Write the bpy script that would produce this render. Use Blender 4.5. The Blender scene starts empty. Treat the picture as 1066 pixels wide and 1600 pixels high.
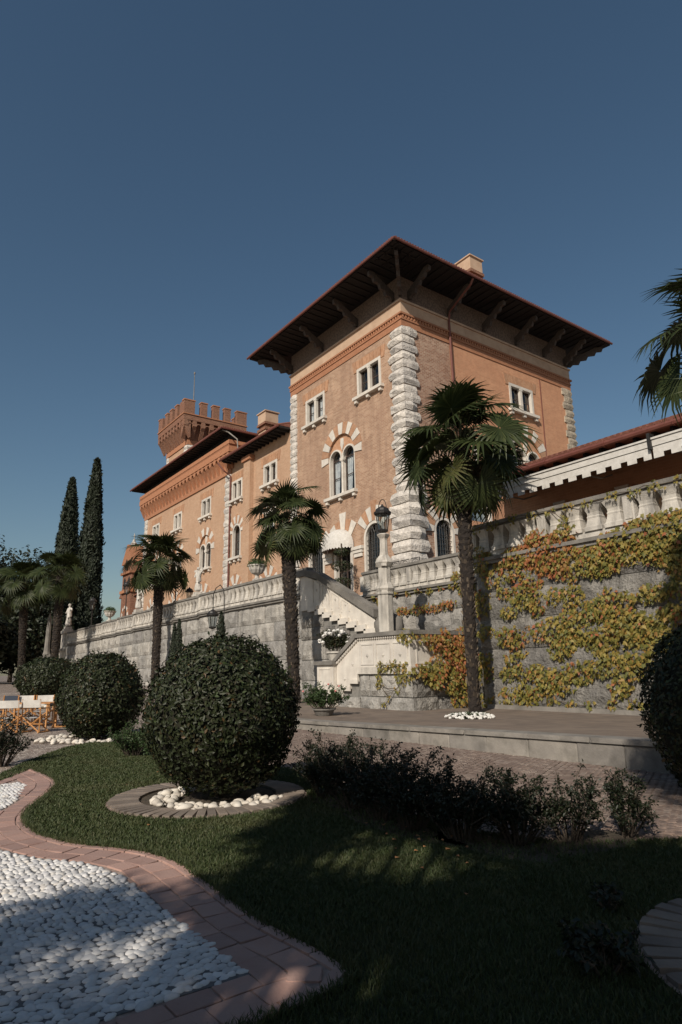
import bpy, bmesh, math, random
import numpy as np
from mathutils import Vector, Matrix, Euler, noise as mnoise
random.seed(7); rng = np.random.default_rng(7)
PI = math.pi
S = bpy.context.scene
COL = S.collection

# ------------------------------------------------------------------ camera
F_PX, YAW, PITCH, ROLL, EYE = 993.1, math.radians(53.8), math.radians(13.78), math.radians(-1.087), 1.6
cam = bpy.data.cameras.new('camera'); cam_o = bpy.data.objects.new('camera', cam); COL.objects.link(cam_o)
cam.sensor_fit = 'VERTICAL'; cam.sensor_height = 36.0; cam.sensor_width = 24.0
cam.lens = 36.0 * F_PX / 1600.0; cam.clip_start = 0.05; cam.clip_end = 3000
fw = Vector((-math.sin(YAW)*math.cos(PITCH), math.cos(YAW)*math.cos(PITCH), math.sin(PITCH)))
r0 = Vector((math.cos(YAW), math.sin(YAW), 0)); u0 = r0.cross(fw)
rt = r0*math.cos(ROLL) + u0*math.sin(ROLL); up = -r0*math.sin(ROLL) + u0*math.cos(ROLL)
M = Matrix((rt, up, -fw)).transposed().to_4x4(); M.translation = (0, 0, EYE)
cam_o.matrix_world = M
S.camera = cam_o
# ------------------------------------------------------------------ sky, sun, exposure
SUN = Vector((0.58, -1.0, 0.77)).normalized()          # towards the sun
W = bpy.data.worlds.new('World'); S.world = W; W.use_nodes = True
wn = W.node_tree.nodes; wl = W.node_tree.links
sky = wn.new('ShaderNodeTexSky'); sky.sky_type = 'NISHITA'; sky.sun_disc = False
sky.sun_elevation = math.asin(SUN.z); sky.sun_rotation = math.atan2(SUN.x, SUN.y)
sky.altitude = 100; sky.air_density = 1.2; sky.dust_density = 1.0; sky.ozone_density = 1.6
bg = wn['Background']; bg.inputs['Strength'].default_value = SKY_STRENGTH = 0.058
hsv = wn.new('ShaderNodeHueSaturation'); hsv.inputs['Saturation'].default_value = 1.10; hsv.inputs['Hue'].default_value = 0.494
wl.new(sky.outputs[0], hsv.inputs['Color']); wl.new(hsv.outputs[0], bg.inputs['Color'])
sl = bpy.data.lights.new('sun', 'SUN'); sl.energy = 3.9; sl.angle = math.radians(0.53); sl.color = (1.0, 0.90, 0.78)
so = bpy.data.objects.new('sun', sl); COL.objects.link(so)
so.rotation_euler = (-SUN).to_track_quat('-Z', 'Y').to_euler(); so.location = SUN*60
S.view_settings.view_transform = 'Standard'; S.view_settings.look = 'None'
S.view_settings.exposure = 0.15; S.view_settings.gamma = 1.0
S.view_settings.use_curve_mapping = False

# ------------------------------------------------------------------ object helpers
BASE = {}
def base(o): return BASE.get(o.name, Vector((0, 0, 0))) if o else Vector((0, 0, 0))
def tag(o, label=None, cat=None, group=None, kind=None):
    if label: o['label'] = label
    if cat: o['category'] = cat
    if group: o['group'] = group
    if kind: o['kind'] = kind
    return o
def empty(name, loc, label=None, cat=None, group=None, rotz=0.0, parent=None):
    o = bpy.data.objects.new(name, None); COL.objects.link(o); o.empty_display_size = .2
    o.location = Vector(loc) - base(parent); o.rotation_euler = (0, 0, rotz); BASE[o.name] = Vector(loc)
    if parent: o.parent = parent
    return tag(o, label, cat, group)
def link(name, me, loc=(0, 0, 0), rot=(0, 0, 0), scale=(1, 1, 1), parent=None):
    """an object that shares a mesh; loc in world metres"""
    o = bpy.data.objects.new(name, me); COL.objects.link(o)
    o.location = Vector(loc) - base(parent); o.rotation_euler = rot; o.scale = scale
    if parent: o.parent = parent
    BASE[o.name] = Vector(loc)
    return o
def copy_tree(o, parent=None):
    c = o.copy(); COL.objects.link(c)
    if parent: c.parent = parent
    for ch in list(o.children): copy_tree(ch, c)
    return c

class MB:
    def __init__(s): s.v = []; s.f = []; s.m = []
    def add(s, vs, fs, mi=0):
        n = len(s.v); s.v += [tuple(v) for v in vs]
        s.f += [tuple(i+n for i in f) for f in fs]; s.m += [mi]*len(fs)
    def box(s, a, b, mi=0):
        (x0, y0, z0), (x1, y1, z1) = a, b
        x0, x1 = min(x0, x1), max(x0, x1); y0, y1 = min(y0, y1), max(y0, y1); z0, z1 = min(z0, z1), max(z0, z1)
        s.add([(x0,y0,z0),(x1,y0,z0),(x1,y1,z0),(x0,y1,z0),(x0,y0,z1),(x1,y0,z1),(x1,y1,z1),(x0,y1,z1)],
              [(3,2,1,0),(4,5,6,7),(0,1,5,4),(1,2,6,5),(2,3,7,6),(3,0,4,7)], mi)
    def prism(s, pts, vec, mi=0):
        """closed polygon pts (3D) extruded by vec"""
        n = len(pts); vec = Vector(vec); p = [Vector(q) for q in pts]
        s.add(p + [q+vec for q in p], [tuple(range(n))[::-1], tuple(range(n, 2*n))] + [(i, (i+1) % n, n+(i+1) % n, n+i) for i in range(n)], mi)
    def tube(s, pts, rad, n=8, mi=0, cap=True):
        pts = [Vector(p) for p in pts]; rad = rad if hasattr(rad, '__len__') else [rad]*len(pts)
        vs = []; ref = None
        for i, p in enumerate(pts):
            d = (pts[min(i+1, len(pts)-1)] - pts[max(i-1, 0)]).normalized()
            if ref is None: ref = Vector((1, 0, 0)) if abs(d.x) < .9 else Vector((0, 1, 0))
            a = (ref - d*ref.dot(d)).normalized(); b = d.cross(a); ref = a
            for k in range(n):
                t = 2*PI*k/n; vs.append(p + (a*math.cos(t) + b*math.sin(t))*rad[i])
        fs = [(i*n+k, i*n+(k+1) % n, (i+1)*n+(k+1) % n, (i+1)*n+k) for i in range(len(pts)-1) for k in range(n)]
        if cap: fs += [tuple(range(n))[::-1], tuple(range((len(pts)-1)*n, len(pts)*n))]
        s.add(vs, fs, mi)
    def lathe(s, prof, c=(0, 0, 0), n=16, mi=0, sx=1.0, sy=1.0, rot=0.0):
        vs = [(c[0]+r*sx*math.cos(2*PI*k/n+rot), c[1]+r*sy*math.sin(2*PI*k/n+rot), c[2]+z) for r, z in prof for k in range(n)]
        m = len(prof)
        fs = [(i*n+k, i*n+(k+1) % n, (i+1)*n+(k+1) % n, (i+1)*n+k) for i in range(m-1) for k in range(n)]
        fs += [tuple(range(n))[::-1], tuple(range((m-1)*n, m*n))]
        s.add(vs, fs, mi)
    def build(s, name, mats, parent=None, loc=None, smooth=False, kind=None, label=None):
        """verts are world metres (or local to loc when the parent was built at the origin)"""
        me = bpy.data.meshes.new(name)
        o0 = Vector(loc) if loc is not None else base(parent)
        me.from_pydata([tuple(Vector(v)-o0) for v in s.v], [], s.f)
        mats = mats if isinstance(mats, (list, tuple)) else [mats]
        for m in mats: me.materials.append(m)
        if len(mats) > 1: me.polygons.foreach_set('material_index', s.m)
        if smooth: me.polygons.foreach_set('use_smooth', [True]*len(me.polygons))
        o = bpy.data.objects.new(name, me); COL.objects.link(o)
        o.location = o0 - base(parent); BASE[o.name] = o0
        if parent: o.parent = parent
        if kind: o['kind'] = kind
        if label: o['label'] = label
        return o

class Fr:
    """facade frame: u along, v up, d outwards"""
    def __init__(s, O, U, N): s.O = Vector(O); s.U = Vector(U); s.N = Vector(N)
    def p(s, u, v, d=0): return s.O + s.U*u + s.N*d + Vector((0, 0, v))
    def box(s, mb, u0, u1, v0, v1, d0, d1, mi=0):
        a, b = s.p(u0, v0, d0), s.p(u1, v1, d1); mb.box(a, b, mi)
    def poly(s, mb, pts, d0, d1, mi=0):
        mb.prism([s.p(u, v, d0) for u, v in pts], s.N*(d1-d0), mi)

# numpy mesh from big arrays ------------------------------------------------
def np_mesh(name, verts, faces, mats, parent=None, kind=None, smooth=False, loc=None, mi=None):
    me = bpy.data.meshes.new(name)
    verts = np.asarray(verts, dtype=np.float32); faces = np.asarray(faces, dtype=np.int32)
    o0 = Vector(loc) if loc is not None else base(parent)
    verts = verts - np.array(o0, dtype=np.float32)
    nf, k = faces.shape
    me.vertices.add(len(verts)); me.vertices.foreach_set('co', verts.ravel())
    me.loops.add(nf*k); me.loops.foreach_set('vertex_index', faces.ravel())
    me.polygons.add(nf); me.polygons.foreach_set('loop_start', np.arange(0, nf*k, k, dtype=np.int32))
    me.polygons.foreach_set('loop_total', np.full(nf, k, dtype=np.int32))
    mats = mats if isinstance(mats, (list, tuple)) else [mats]
    for m in mats: me.materials.append(m)
    if mi is not None: me.polygons.foreach_set('material_index', np.asarray(mi, dtype=np.int32))
    if smooth: me.polygons.foreach_set('use_smooth', np.ones(nf, dtype=bool))
    me.update(calc_edges=True); me.validate()
    o = bpy.data.objects.new(name, me); COL.objects.link(o)
    o.location = o0 - base(parent); BASE[o.name] = o0
    if parent: o.parent = parent
    if kind: o['kind'] = kind
    return o
def unit(a): return a/np.maximum(np.linalg.norm(a, axis=-1, keepdims=True), 1e-9)
def leaf_mesh(P, N, size, asp=.55, shape='leaf', fold=.25, roll=None, jit=.3):
    """leaf-sized faces at points P facing N: two folded halves each; returns verts, quads"""
    n = len(P); N = unit(N + rng.normal(0, jit, (n, 3)))
    t = rng.normal(0, 1, (n, 3)) if roll is None else roll + rng.normal(0, .45, (n, 3))
    t = unit(t - N*(t*N).sum(1, keepdims=True)); b = np.cross(N, t)
    size = np.broadcast_to(np.asarray(size, dtype=float), (n,))[:, None]
    L, Wd = size, size*asp*.5
    v = np.stack([P, P + t*L*.45 + b*Wd + N*Wd*fold, P + t*L - N*L*.12, P + t*L*.45 - b*Wd + N*Wd*fold, P + t*L*.5 - N*Wd*.05], 1)
    i = np.arange(n)[:, None]*5
    q = np.concatenate([i + np.array([[0, 4, 1, 1]])*1, ], 0)
    f = np.concatenate([i+[0, 1, 2], i+[0, 2, 3]], 0)
    # use base, side, tip triangles so each leaf is folded along its midrib
    return v.reshape(-1, 3), f

# ------------------------------------------------------------------ materials
def mat(name, col, col2=None, nscale=3.0, rough=.8, obj=0.0, island=None, bump=None, brick=None, metal=0.0, stain=None, spec=.5, fine=None, contrast=(.35, .65), sss=False, streak=None):
    m = bpy.data.materials.new(name); m.use_nodes = True
    nt = m.node_tree; N = nt.nodes; L = nt.links; b = N['Principled BSDF']
    b.inputs['Roughness'].default_value = rough; b.inputs['Metallic'].default_value = metal
    b.inputs['Specular IOR Level'].default_value = spec
    geo = N.new('ShaderNodeNewGeometry'); pos = geo.outputs['Position']
    def noise(sc, det=4, vec=None, rough_=.55):
        t = N.new('ShaderNodeTexNoise'); t.inputs['Scale'].default_value = sc; t.inputs['Detail'].default_value = det
        t.inputs['Roughness'].default_value = rough_
        L.new(vec or pos, t.inputs['Vector']); return t.outputs['Fac']
    def ramp(fac, stops, interp='LINEAR'):
        r = N.new('ShaderNodeValToRGB'); r.color_ramp.interpolation = interp; e = r.color_ramp.elements
        while len(e) < len(stops): e.new(.5)
        for k, (p, c) in enumerate(stops): e[k].position = p; e[k].color = (*c, 1)
        L.new(fac, r.inputs[0]); return r.outputs[0]
    def mix(fac, a, c, mode='MIX'):
        x = N.new('ShaderNodeMix'); x.data_type = 'RGBA'; x.blend_type = mode
        for sk, val in ((x.inputs[0], fac), (x.inputs[6], a), (x.inputs[7], c)):
            if hasattr(val, 'links') or hasattr(val, 'is_linked'): L.new(val, sk)
            elif isinstance(val, (int, float)): sk.default_value = val
            else: sk.default_value = (*val, 1)
        return x.outputs[2]
    def math_(op, a, c):
        x = N.new('ShaderNodeMath'); x.operation = op
        for k, val in enumerate((a, c)):
            if isinstance(val, (int, float)): x.inputs[k].default_value = val
            else: L.new(val, x.inputs[k])
        return x.outputs[0]
    out = None; height = None
    if island:
        n = len(island); out = ramp(geo.outputs['Random Per Island'], [(k/max(n, 1), c) for k, c in enumerate(island)], 'CONSTANT')
        out = mix(math_('MULTIPLY', noise(nscale, 2), .7), out, col)
    elif brick:
        # box-mapped brick courses: (x or y by the facing, z)
        sp = N.new('ShaderNodeSeparateXYZ'); L.new(pos, sp.inputs[0])
        sn = N.new('ShaderNodeSeparateXYZ'); L.new(geo.outputs['True Normal'], sn.inputs[0])
        ny = math_('GREATER_THAN', math_('ABSOLUTE', sn.outputs[1], 0), .7)
        uu = math_('ADD', math_('MULTIPLY', sp.outputs[0], ny), math_('MULTIPLY', sp.outputs[1], math_('SUBTRACT', 1.0, ny)))
        cb = N.new('ShaderNodeCombineXYZ'); L.new(uu, cb.inputs[0]); L.new(sp.outputs[2], cb.inputs[1])
        bt = N.new('ShaderNodeTexBrick'); L.new(cb.outputs[0], bt.inputs['Vector'])
        bw, bh, mortar = brick[0], brick[1], brick[2]
        bt.inputs['Scale'].default_value = 1; bt.inputs['Brick Width'].default_value = bw; bt.inputs['Row Height'].default_value = bh
        bt.inputs['Mortar Size'].default_value = bh*.10; bt.inputs['Mortar Smooth'].default_value = .3; bt.inputs['Bias'].default_value = -.1
        bt.inputs['Color1'].default_value = (*col, 1); bt.inputs['Color2'].default_value = (*col2, 1); bt.inputs['Mortar'].default_value = (*mortar, 1)
        out = mix(ramp(noise(.55, 5), [(.35, (0, 0, 0)), (.75, (.55,)*3)]), bt.outputs['Color'], brick[3])
        height = bt.outputs['Fac']
    else:
        out = mix(ramp(noise(nscale, 5), [(contrast[0], (0, 0, 0)), (contrast[1], (1, 1, 1))]), col, col2) if col2 else None
        if out is None:
            rgb = N.new('ShaderNodeRGB'); rgb.outputs[0].default_value = (*col, 1); out = rgb.outputs[0]
    if stain:   # (colour, scale, amount)
        out = mix(ramp(noise(stain[1], 6, rough_=.65), [(.48, (0, 0, 0)), (.72, (stain[2],)*3)]), out, stain[0])
    if streak:  # weather streaks running down the stone
        mp = N.new('ShaderNodeMapping'); mp.inputs['Scale'].default_value = (3.0, 3.0, .35); L.new(pos, mp.inputs[0])
        out = mix(ramp(noise(streak[1], 4, mp.outputs[0]), [(.45, (0, 0, 0)), (.7, (streak[2],)*3)]), out, streak[0])
    if fine:
        out = mix(1.0, out, ramp(noise(fine[0], 3), [(.3, (1-fine[1],)*3), (.7, (1+fine[1],)*3)]), 'MULTIPLY')
    if obj:
        oi = N.new('ShaderNodeObjectInfo')
        out = mix(1.0, out, ramp(oi.outputs['Random'], [(0, (1-obj, 1-obj, 1-obj*.9)), (.5, (1, 1, 1)), (1, (1+obj, 1+obj*.9, 1+obj*.8))]), 'MULTIPLY')
    L.new(out, b.inputs['Base Color'])
    if bump or height is not None:
        bp = N.new('ShaderNodeBump')
        if height is not None:
            inv = math_('SUBTRACT', 1.0, height); h = math_('ADD', inv, math_('MULTIPLY', noise(14, 3), .5)); bp.inputs['Strength'].default_value = .55; bp.inputs['Distance'].default_value = .012
        else:
            h = noise(bump[0], 6, rough_=.6); bp.inputs['Strength'].default_value = bump[1]; bp.inputs['Distance'].default_value = bump[2] if len(bump) > 2 else .03
        L.new(h, bp.inputs['Height']); L.new(bp.outputs[0], b.inputs['Normal'])
    if sss:
        tr = N.new('ShaderNodeBsdfTranslucent'); ms = N.new('ShaderNodeMixShader'); ms.inputs[0].default_value = .22 if sss is True else sss
        L.new(out, tr.inputs[0]); L.new(b.outputs[0], ms.inputs[1]); L.new(tr.outputs[0], ms.inputs[2])
        L.new(ms.outputs[0], N['Material Output'].inputs[0])
    return m

MT = {}
MT['brick'] = mat('tower_brick', (.33, .195, .118), (.49, .325, .215), brick=(.34, .105, (.50, .40, .32), (.29, .175, .12)), fine=(2.2, .07), rough=.85, streak=((.22, .135, .09), .8, .5))
MT['stucco'] = mat('salmon_brick_wall', (.43, .265, .165), (.50, .33, .215), brick=(.34, .105, (.52, .385, .28), (.40, .245, .155)), fine=(3, .06), streak=((.36, .22, .14), .7, .35), rough=.88)
MT['stuccoB'] = mat('orange_brick_wall', (.47, .23, .125), (.54, .285, .16), brick=(.34, .105, (.55, .33, .21), (.42, .205, .115)), rough=.88, fine=(3, .08))
MT['redbrick'] = mat('red_brick', (.14, .056, .034), (.25, .11, .063), brick=(.34, .105, (.42, .28, .19), (.20, .085, .05)), fine=(4, .1), rough=.85)
MT['orange'] = mat('orange_brick_trim', (.33, .145, .075), (.39, .185, .10), nscale=6, rough=.85, obj=.12, bump=(18, .35))
MT['vbrick'] = mat('arch_brick', (.36, .19, .105), (.44, .26, .16), nscale=5, rough=.85, obj=.12, bump=(18, .35))
MT['oldbrick'] = mat('weathered_red_brick', (.27, .14, .085), (.43, .29, .205), brick=(.34, .105, (.50, .41, .33), (.22, .10, .06)), rough=.88, fine=(5, .15))
MT['plaster'] = mat('beige_plaster', (.52, .375, .265), (.46, .32, .22), nscale=1.3, rough=.9, bump=(20, .2), stain=((.30, .18, .12), .9, .5))
MT['fresco'] = mat('sgraffito_frieze', (.11, .078, .06), (.165, .12, .092), nscale=7, rough=.9, contrast=(.47, .53))
MT['white'] = mat('white_stone', (.66, .62, .55), (.55, .51, .45), nscale=2.5, rough=.75, obj=.08, bump=(26, .35), streak=((.42, .39, .35), 1.4, .35))
MT['rock'] = mat('rough_white_rock', (.66, .62, .56), (.46, .43, .39), nscale=5, rough=.9, obj=.12, bump=(9, .9, .09), stain=((.22, .20, .18), 3.0, .5))
MT['rockdark'] = mat('rough_tan_rock', (.40, .35, .27), (.28, .24, .19), nscale=5, rough=.9, obj=.12, bump=(9, .9, .08))
MT['stone'] = mat('grey_block_stone', (.31, .295, .265), (.17, .162, .15), nscale=2.0, rough=.9, obj=.16, bump=(11, 1.0, .14), streak=((.11, .105, .095), 1.1, .7), fine=(16, .22), stain=((.13, .125, .11), .8, .6))
MT['stoneL'] = mat('pale_grey_block_stone', (.40, .385, .35), (.27, .258, .235), nscale=2.2, rough=.9, obj=.2, bump=(13, .9, .08), streak=((.13, .125, .115), .9, .6), fine=(16, .16))
MT['stonedk'] = mat('dark_weathered_stone', (.15, .14, .125), (.24, .225, .20), nscale=1.6, rough=.9, bump=(14, .6), stain=((.07, .065, .06), 1.2, .6))
MT['mortar'] = mat('stone_joint_mortar', (.22, .21, .19), (.15, .145, .13), nscale=6, rough=.95)
MT['balu'] = mat('weathered_balustrade_stone', (.60, .565, .50), (.42, .395, .35), nscale=2.0, rough=.85, obj=.1, bump=(22, .5), streak=((.17, .16, .145), 1.6, .7))
MT['statue'] = mat('statue_marble', (.66, .63, .57), (.48, .45, .40), nscale=6, rough=.8, bump=(25, .4), streak=((.2, .19, .17), 2.5, .6))
MT['roof'] = mat('terracotta_tile', (.15, .055, .038), (.21, .085, .058), nscale=6, rough=.85, obj=.15, bump=(30, .3))
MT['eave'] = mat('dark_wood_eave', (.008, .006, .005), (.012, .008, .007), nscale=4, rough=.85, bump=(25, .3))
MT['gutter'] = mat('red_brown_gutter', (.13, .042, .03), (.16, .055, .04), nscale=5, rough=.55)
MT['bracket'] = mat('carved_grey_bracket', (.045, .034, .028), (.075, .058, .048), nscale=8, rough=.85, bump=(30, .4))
MT['sash'] = mat('dark_brown_sash', (.06, .04, .032), rough=.5)
MT['iron'] = mat('black_iron', (.02, .02, .02), (.035, .032, .03), nscale=20, rough=.5, metal=.3)
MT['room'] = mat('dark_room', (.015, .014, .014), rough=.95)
MT['curtain'] = mat('white_curtain', (.62, .62, .62), (.45, .45, .46), nscale=4, rough=.9)
MT['canvas'] = mat('white_canvas', (.60, .58, .54), (.50, .48, .44), nscale=6, rough=.85, bump=(60, .2))
MT['awnfab'] = mat('sunlit_awning_fabric', (.50, .34, .24), (.46, .31, .21), nscale=3, rough=.9, sss=.62)
MT['wood'] = mat('honey_wood', (.46, .215, .07), (.54, .27, .10), nscale=12, rough=.5, bump=(30, .2))
MT['navy'] = mat('navy_canvas', (.03, .04, .06), rough=.85)
MT['terracotta'] = mat('terracotta_pot', (.28, .12, .07), (.34, .17, .11), nscale=8, rough=.85)
g = bpy.data.materials.new('window_glass'); g.use_nodes = True; N_ = g.node_tree.nodes; L_ = g.node_tree.links
tr = N_.new('ShaderNodeBsdfTransparent'); tr.inputs[0].default_value = (.8, .84, .85, 1)
gl = N_.new('ShaderNodeBsdfGlossy'); gl.inputs['Roughness'].default_value = .06
lw_ = N_.new('ShaderNodeLayerWeight'); lw_.inputs[0].default_value = .5
pw = N_.new('ShaderNodeMath'); pw.operation = 'POWER'; L_.new(lw_.outputs['Facing'], pw.inputs[0]); pw.inputs[1].default_value = 4
fr = N_.new('ShaderNodeMath'); fr.operation = 'MULTIPLY_ADD'; L_.new(pw.outputs[0], fr.inputs[0]); fr.inputs[1].default_value = .85; fr.inputs[2].default_value = .07
mx = N_.new('ShaderNodeMixShader'); L_.new(fr.outputs[0], mx.inputs[0]); L_.new(tr.outputs[0], mx.inputs[1]); L_.new(gl.outputs[0], mx.inputs[2])
L_.new(mx.outputs[0], N_['Material Output'].inputs[0]); MT['glass'] = g
MT['cobble'] = mat('porphyry_cobble', (.145, .105, .085), (.205, .155, .128), nscale=1.2, rough=.75, obj=.3, bump=(45, .5, .01), fine=(25, .15))
MT['cobbleI'] = mat('porphyry_cobble_field', (.19, .145, .12), rough=.75, island=[(.125, .09, .073), (.16, .118, .096), (.20, .155, .128), (.14, .10, .082), (.23, .185, .155)], bump=(45, .5, .01))
MT['paver'] = mat('grey_brown_paver', (.18, .148, .12), (.24, .20, .165), nscale=4, rough=.85, obj=.2, bump=(40, .5, .01))
MT['pathbrick'] = mat('rose_path_brick', (.36, .225, .185), (.42, .28, .235), nscale=5, rough=.85, obj=.17, bump=(50, .5, .008), stain=((.26, .17, .145), 5, .5))
MT['pathbed'] = mat('path_joint_sand', (.40, .31, .26), (.24, .165, .135), nscale=14, rough=.95, bump=(60, .4, .01))
MT['pebble'] = mat('white_pebble', (.66, .655, .64), (.52, .515, .505), nscale=9, rough=.55, obj=.15, bump=(40, .2, .01))
MT['pebbleI'] = mat('white_pebble_field', (.62, .61, .595), rough=.55, island=[(.7, .69, .67), (.6, .6, .59), (.44, .435, .43), (.65, .64, .61), (.54, .53, .51), (.68, .67, .66), (.6, .56, .5), (.5, .5, .51)], bump=(40, .2, .01))
MT['pebbed'] = mat('pebble_mortar', (.10, .10, .10), (.16, .155, .15), nscale=20, rough=.95)
MT['whstone'] = mat('white_garden_stone', (.68, .64, .56), (.54, .49, .42), nscale=7, rough=.7, obj=.15, bump=(18, .4, .02))
MT['soil'] = mat('dark_garden_soil', (.055, .045, .03), (.085, .065, .045), nscale=6, rough=1.0, bump=(30, .8, .03))
MT['turf'] = mat('turf_soil', (.03, .04, .014), (.045, .05, .02), nscale=7, rough=1.0, bump=(50, .8, .02))
MT['grass'] = mat('grass_blade', (.058, .08, .026), island=[(.045, .068, .02), (.06, .085, .026), (.08, .10, .036), (.05, .075, .024), (.11, .11, .05), (.04, .055, .018)], nscale=1.5, rough=.65, sss=True, stain=((.10, .095, .04), 1.3, .55))
MT['bush'] = mat('laurel_leaf', (.018, .024, .010), island=[(.016, .024, .009), (.024, .032, .012), (.034, .044, .016), (.02, .028, .010), (.028, .036, .013), (.042, .05, .019), (.018, .026, .009), (.024, .034, .012), (.03, .036, .014), (.045, .034, .016), (.022, .03, .011), (.03, .038, .014), (.024, .032, .011), (.018, .026, .009), (.034, .042, .016), (.05, .055, .022), (.028, .036, .013), (.02, .026, .010)] + [(.02, .028, .010), (.028, .034, .013), (.022, .03, .011)]*3 + [(.05, .075, .024), (.10, .055, .02)], nscale=2, rough=.5, spec=.3)
MT['core'] = mat('dark_core_fill', (.014, .016, .008), (.02, .018, .01), nscale=8, rough=1.0)  # near-black fill of the solid cores added inside foliage
MT['shrub'] = mat('shrub_leaf', (.013, .02, .008), island=[(.011, .018, .007), (.016, .024, .009), (.022, .03, .011), (.013, .021, .008), (.026, .029, .012)], nscale=3, rough=.5, sss=True)
MT['softgreen'] = mat('soft_green_leaf', (.05, .085, .025), island=[(.045, .08, .025), (.06, .1, .03), (.035, .065, .02)], nscale=3, rough=.6, sss=True)
MT['palm'] = mat('palm_leaf', (.030, .042, .015), island=[(.028, .04, .013), (.044, .058, .02), (.07, .084, .03), (.034, .048, .016)], nscale=1.5, rough=.45, spec=.25, sss=True)
MT['palmy'] = mat('yellowing_palm_leaf', (.075, .085, .025), island=[(.06, .075, .022), (.09, .095, .03), (.10, .09, .035)], nscale=1.5, rough=.5, sss=True)
MT['palmdead'] = mat('dead_palm_leaf', (.05, .035, .018), (.08, .058, .03), nscale=4, rough=.8)
MT['petiole'] = mat('palm_petiole', (.05, .065, .022), (.07, .07, .03), nscale=4, rough=.5)
MT['trunk'] = mat('palm_trunk_fibre', (.014, .010, .008), (.028, .021, .016), nscale=9, rough=.95, bump=(30, 1.0, .04))
MT['stub'] = mat('palm_leaf_base', (.15, .115, .08), island=[(.035, .026, .02), (.075, .058, .044), (.02, .015, .012), (.15, .12, .09), (.028, .021, .016), (.04, .03, .023)], nscale=6, rough=.9)
MT['cypress'] = mat('cypress_spray', (.014, .022, .010), island=[(.011, .018, .008), (.016, .026, .011), (.021, .031, .013), (.026, .036, .015)], nscale=1, rough=.7)
MT['tree'] = mat('broad_leaf', (.013, .02, .008), island=[(.010, .017, .006), (.016, .025, .009), (.020, .03, .011), (.026, .034, .012)], nscale=1, rough=.55)
MT['bark'] = mat('tree_bark', (.06, .045, .034), (.10, .08, .06), nscale=7, rough=.95, bump=(18, .8, .03))
MT['ivy'] = mat('creeper_leaf', (.22, .18, .04), island=[(.16, .16, .032), (.24, .205, .04), (.30, .235, .05), (.07, .10, .022), (.26, .205, .042), (.34, .24, .055), (.18, .17, .035), (.045, .07, .018), (.30, .215, .048), (.10, .12, .026), (.36, .19, .045)], nscale=1.2, rough=.6, sss=True)
MT['ivyred'] = mat('red_creeper_leaf', (.32, .12, .035), island=[(.33, .13, .04), (.36, .17, .05), (.30, .09, .035), (.26, .16, .05), (.38, .13, .07), (.24, .18, .05)], nscale=1.2, rough=.6, sss=True)
MT['stem'] = mat('vine_stem', (.07, .05, .03), (.10, .075, .05), nscale=9, rough=.9)
MT['petal'] = mat('white_petal', (.75, .74, .70), (.62, .6, .55), nscale=9, rough=.7)
MT['rose'] = mat('pink_petal', (.62, .17, .17), (.7, .28, .25), nscale=9, rough=.7)
MT['dryleaf'] = mat('fallen_leaf', (.32, .13, .05), (.42, .22, .09), nscale=9, rough=.8, obj=.3)
MT['kerb'] = mat('kerb_stone', (.27, .25, .22), (.20, .185, .165), nscale=3, rough=.85, obj=.15, bump=(35, .5, .015), stain=((.09, .085, .07), 1.6, .75))
MT['dirt'] = mat('trodden_platform_paving', (.20, .155, .12), (.14, .11, .088), nscale=2.2, rough=.9, bump=(25, .6, .02), stain=((.28, .23, .18), 1.2, .4))
MT['lampglass'] = MT['glass']
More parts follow.
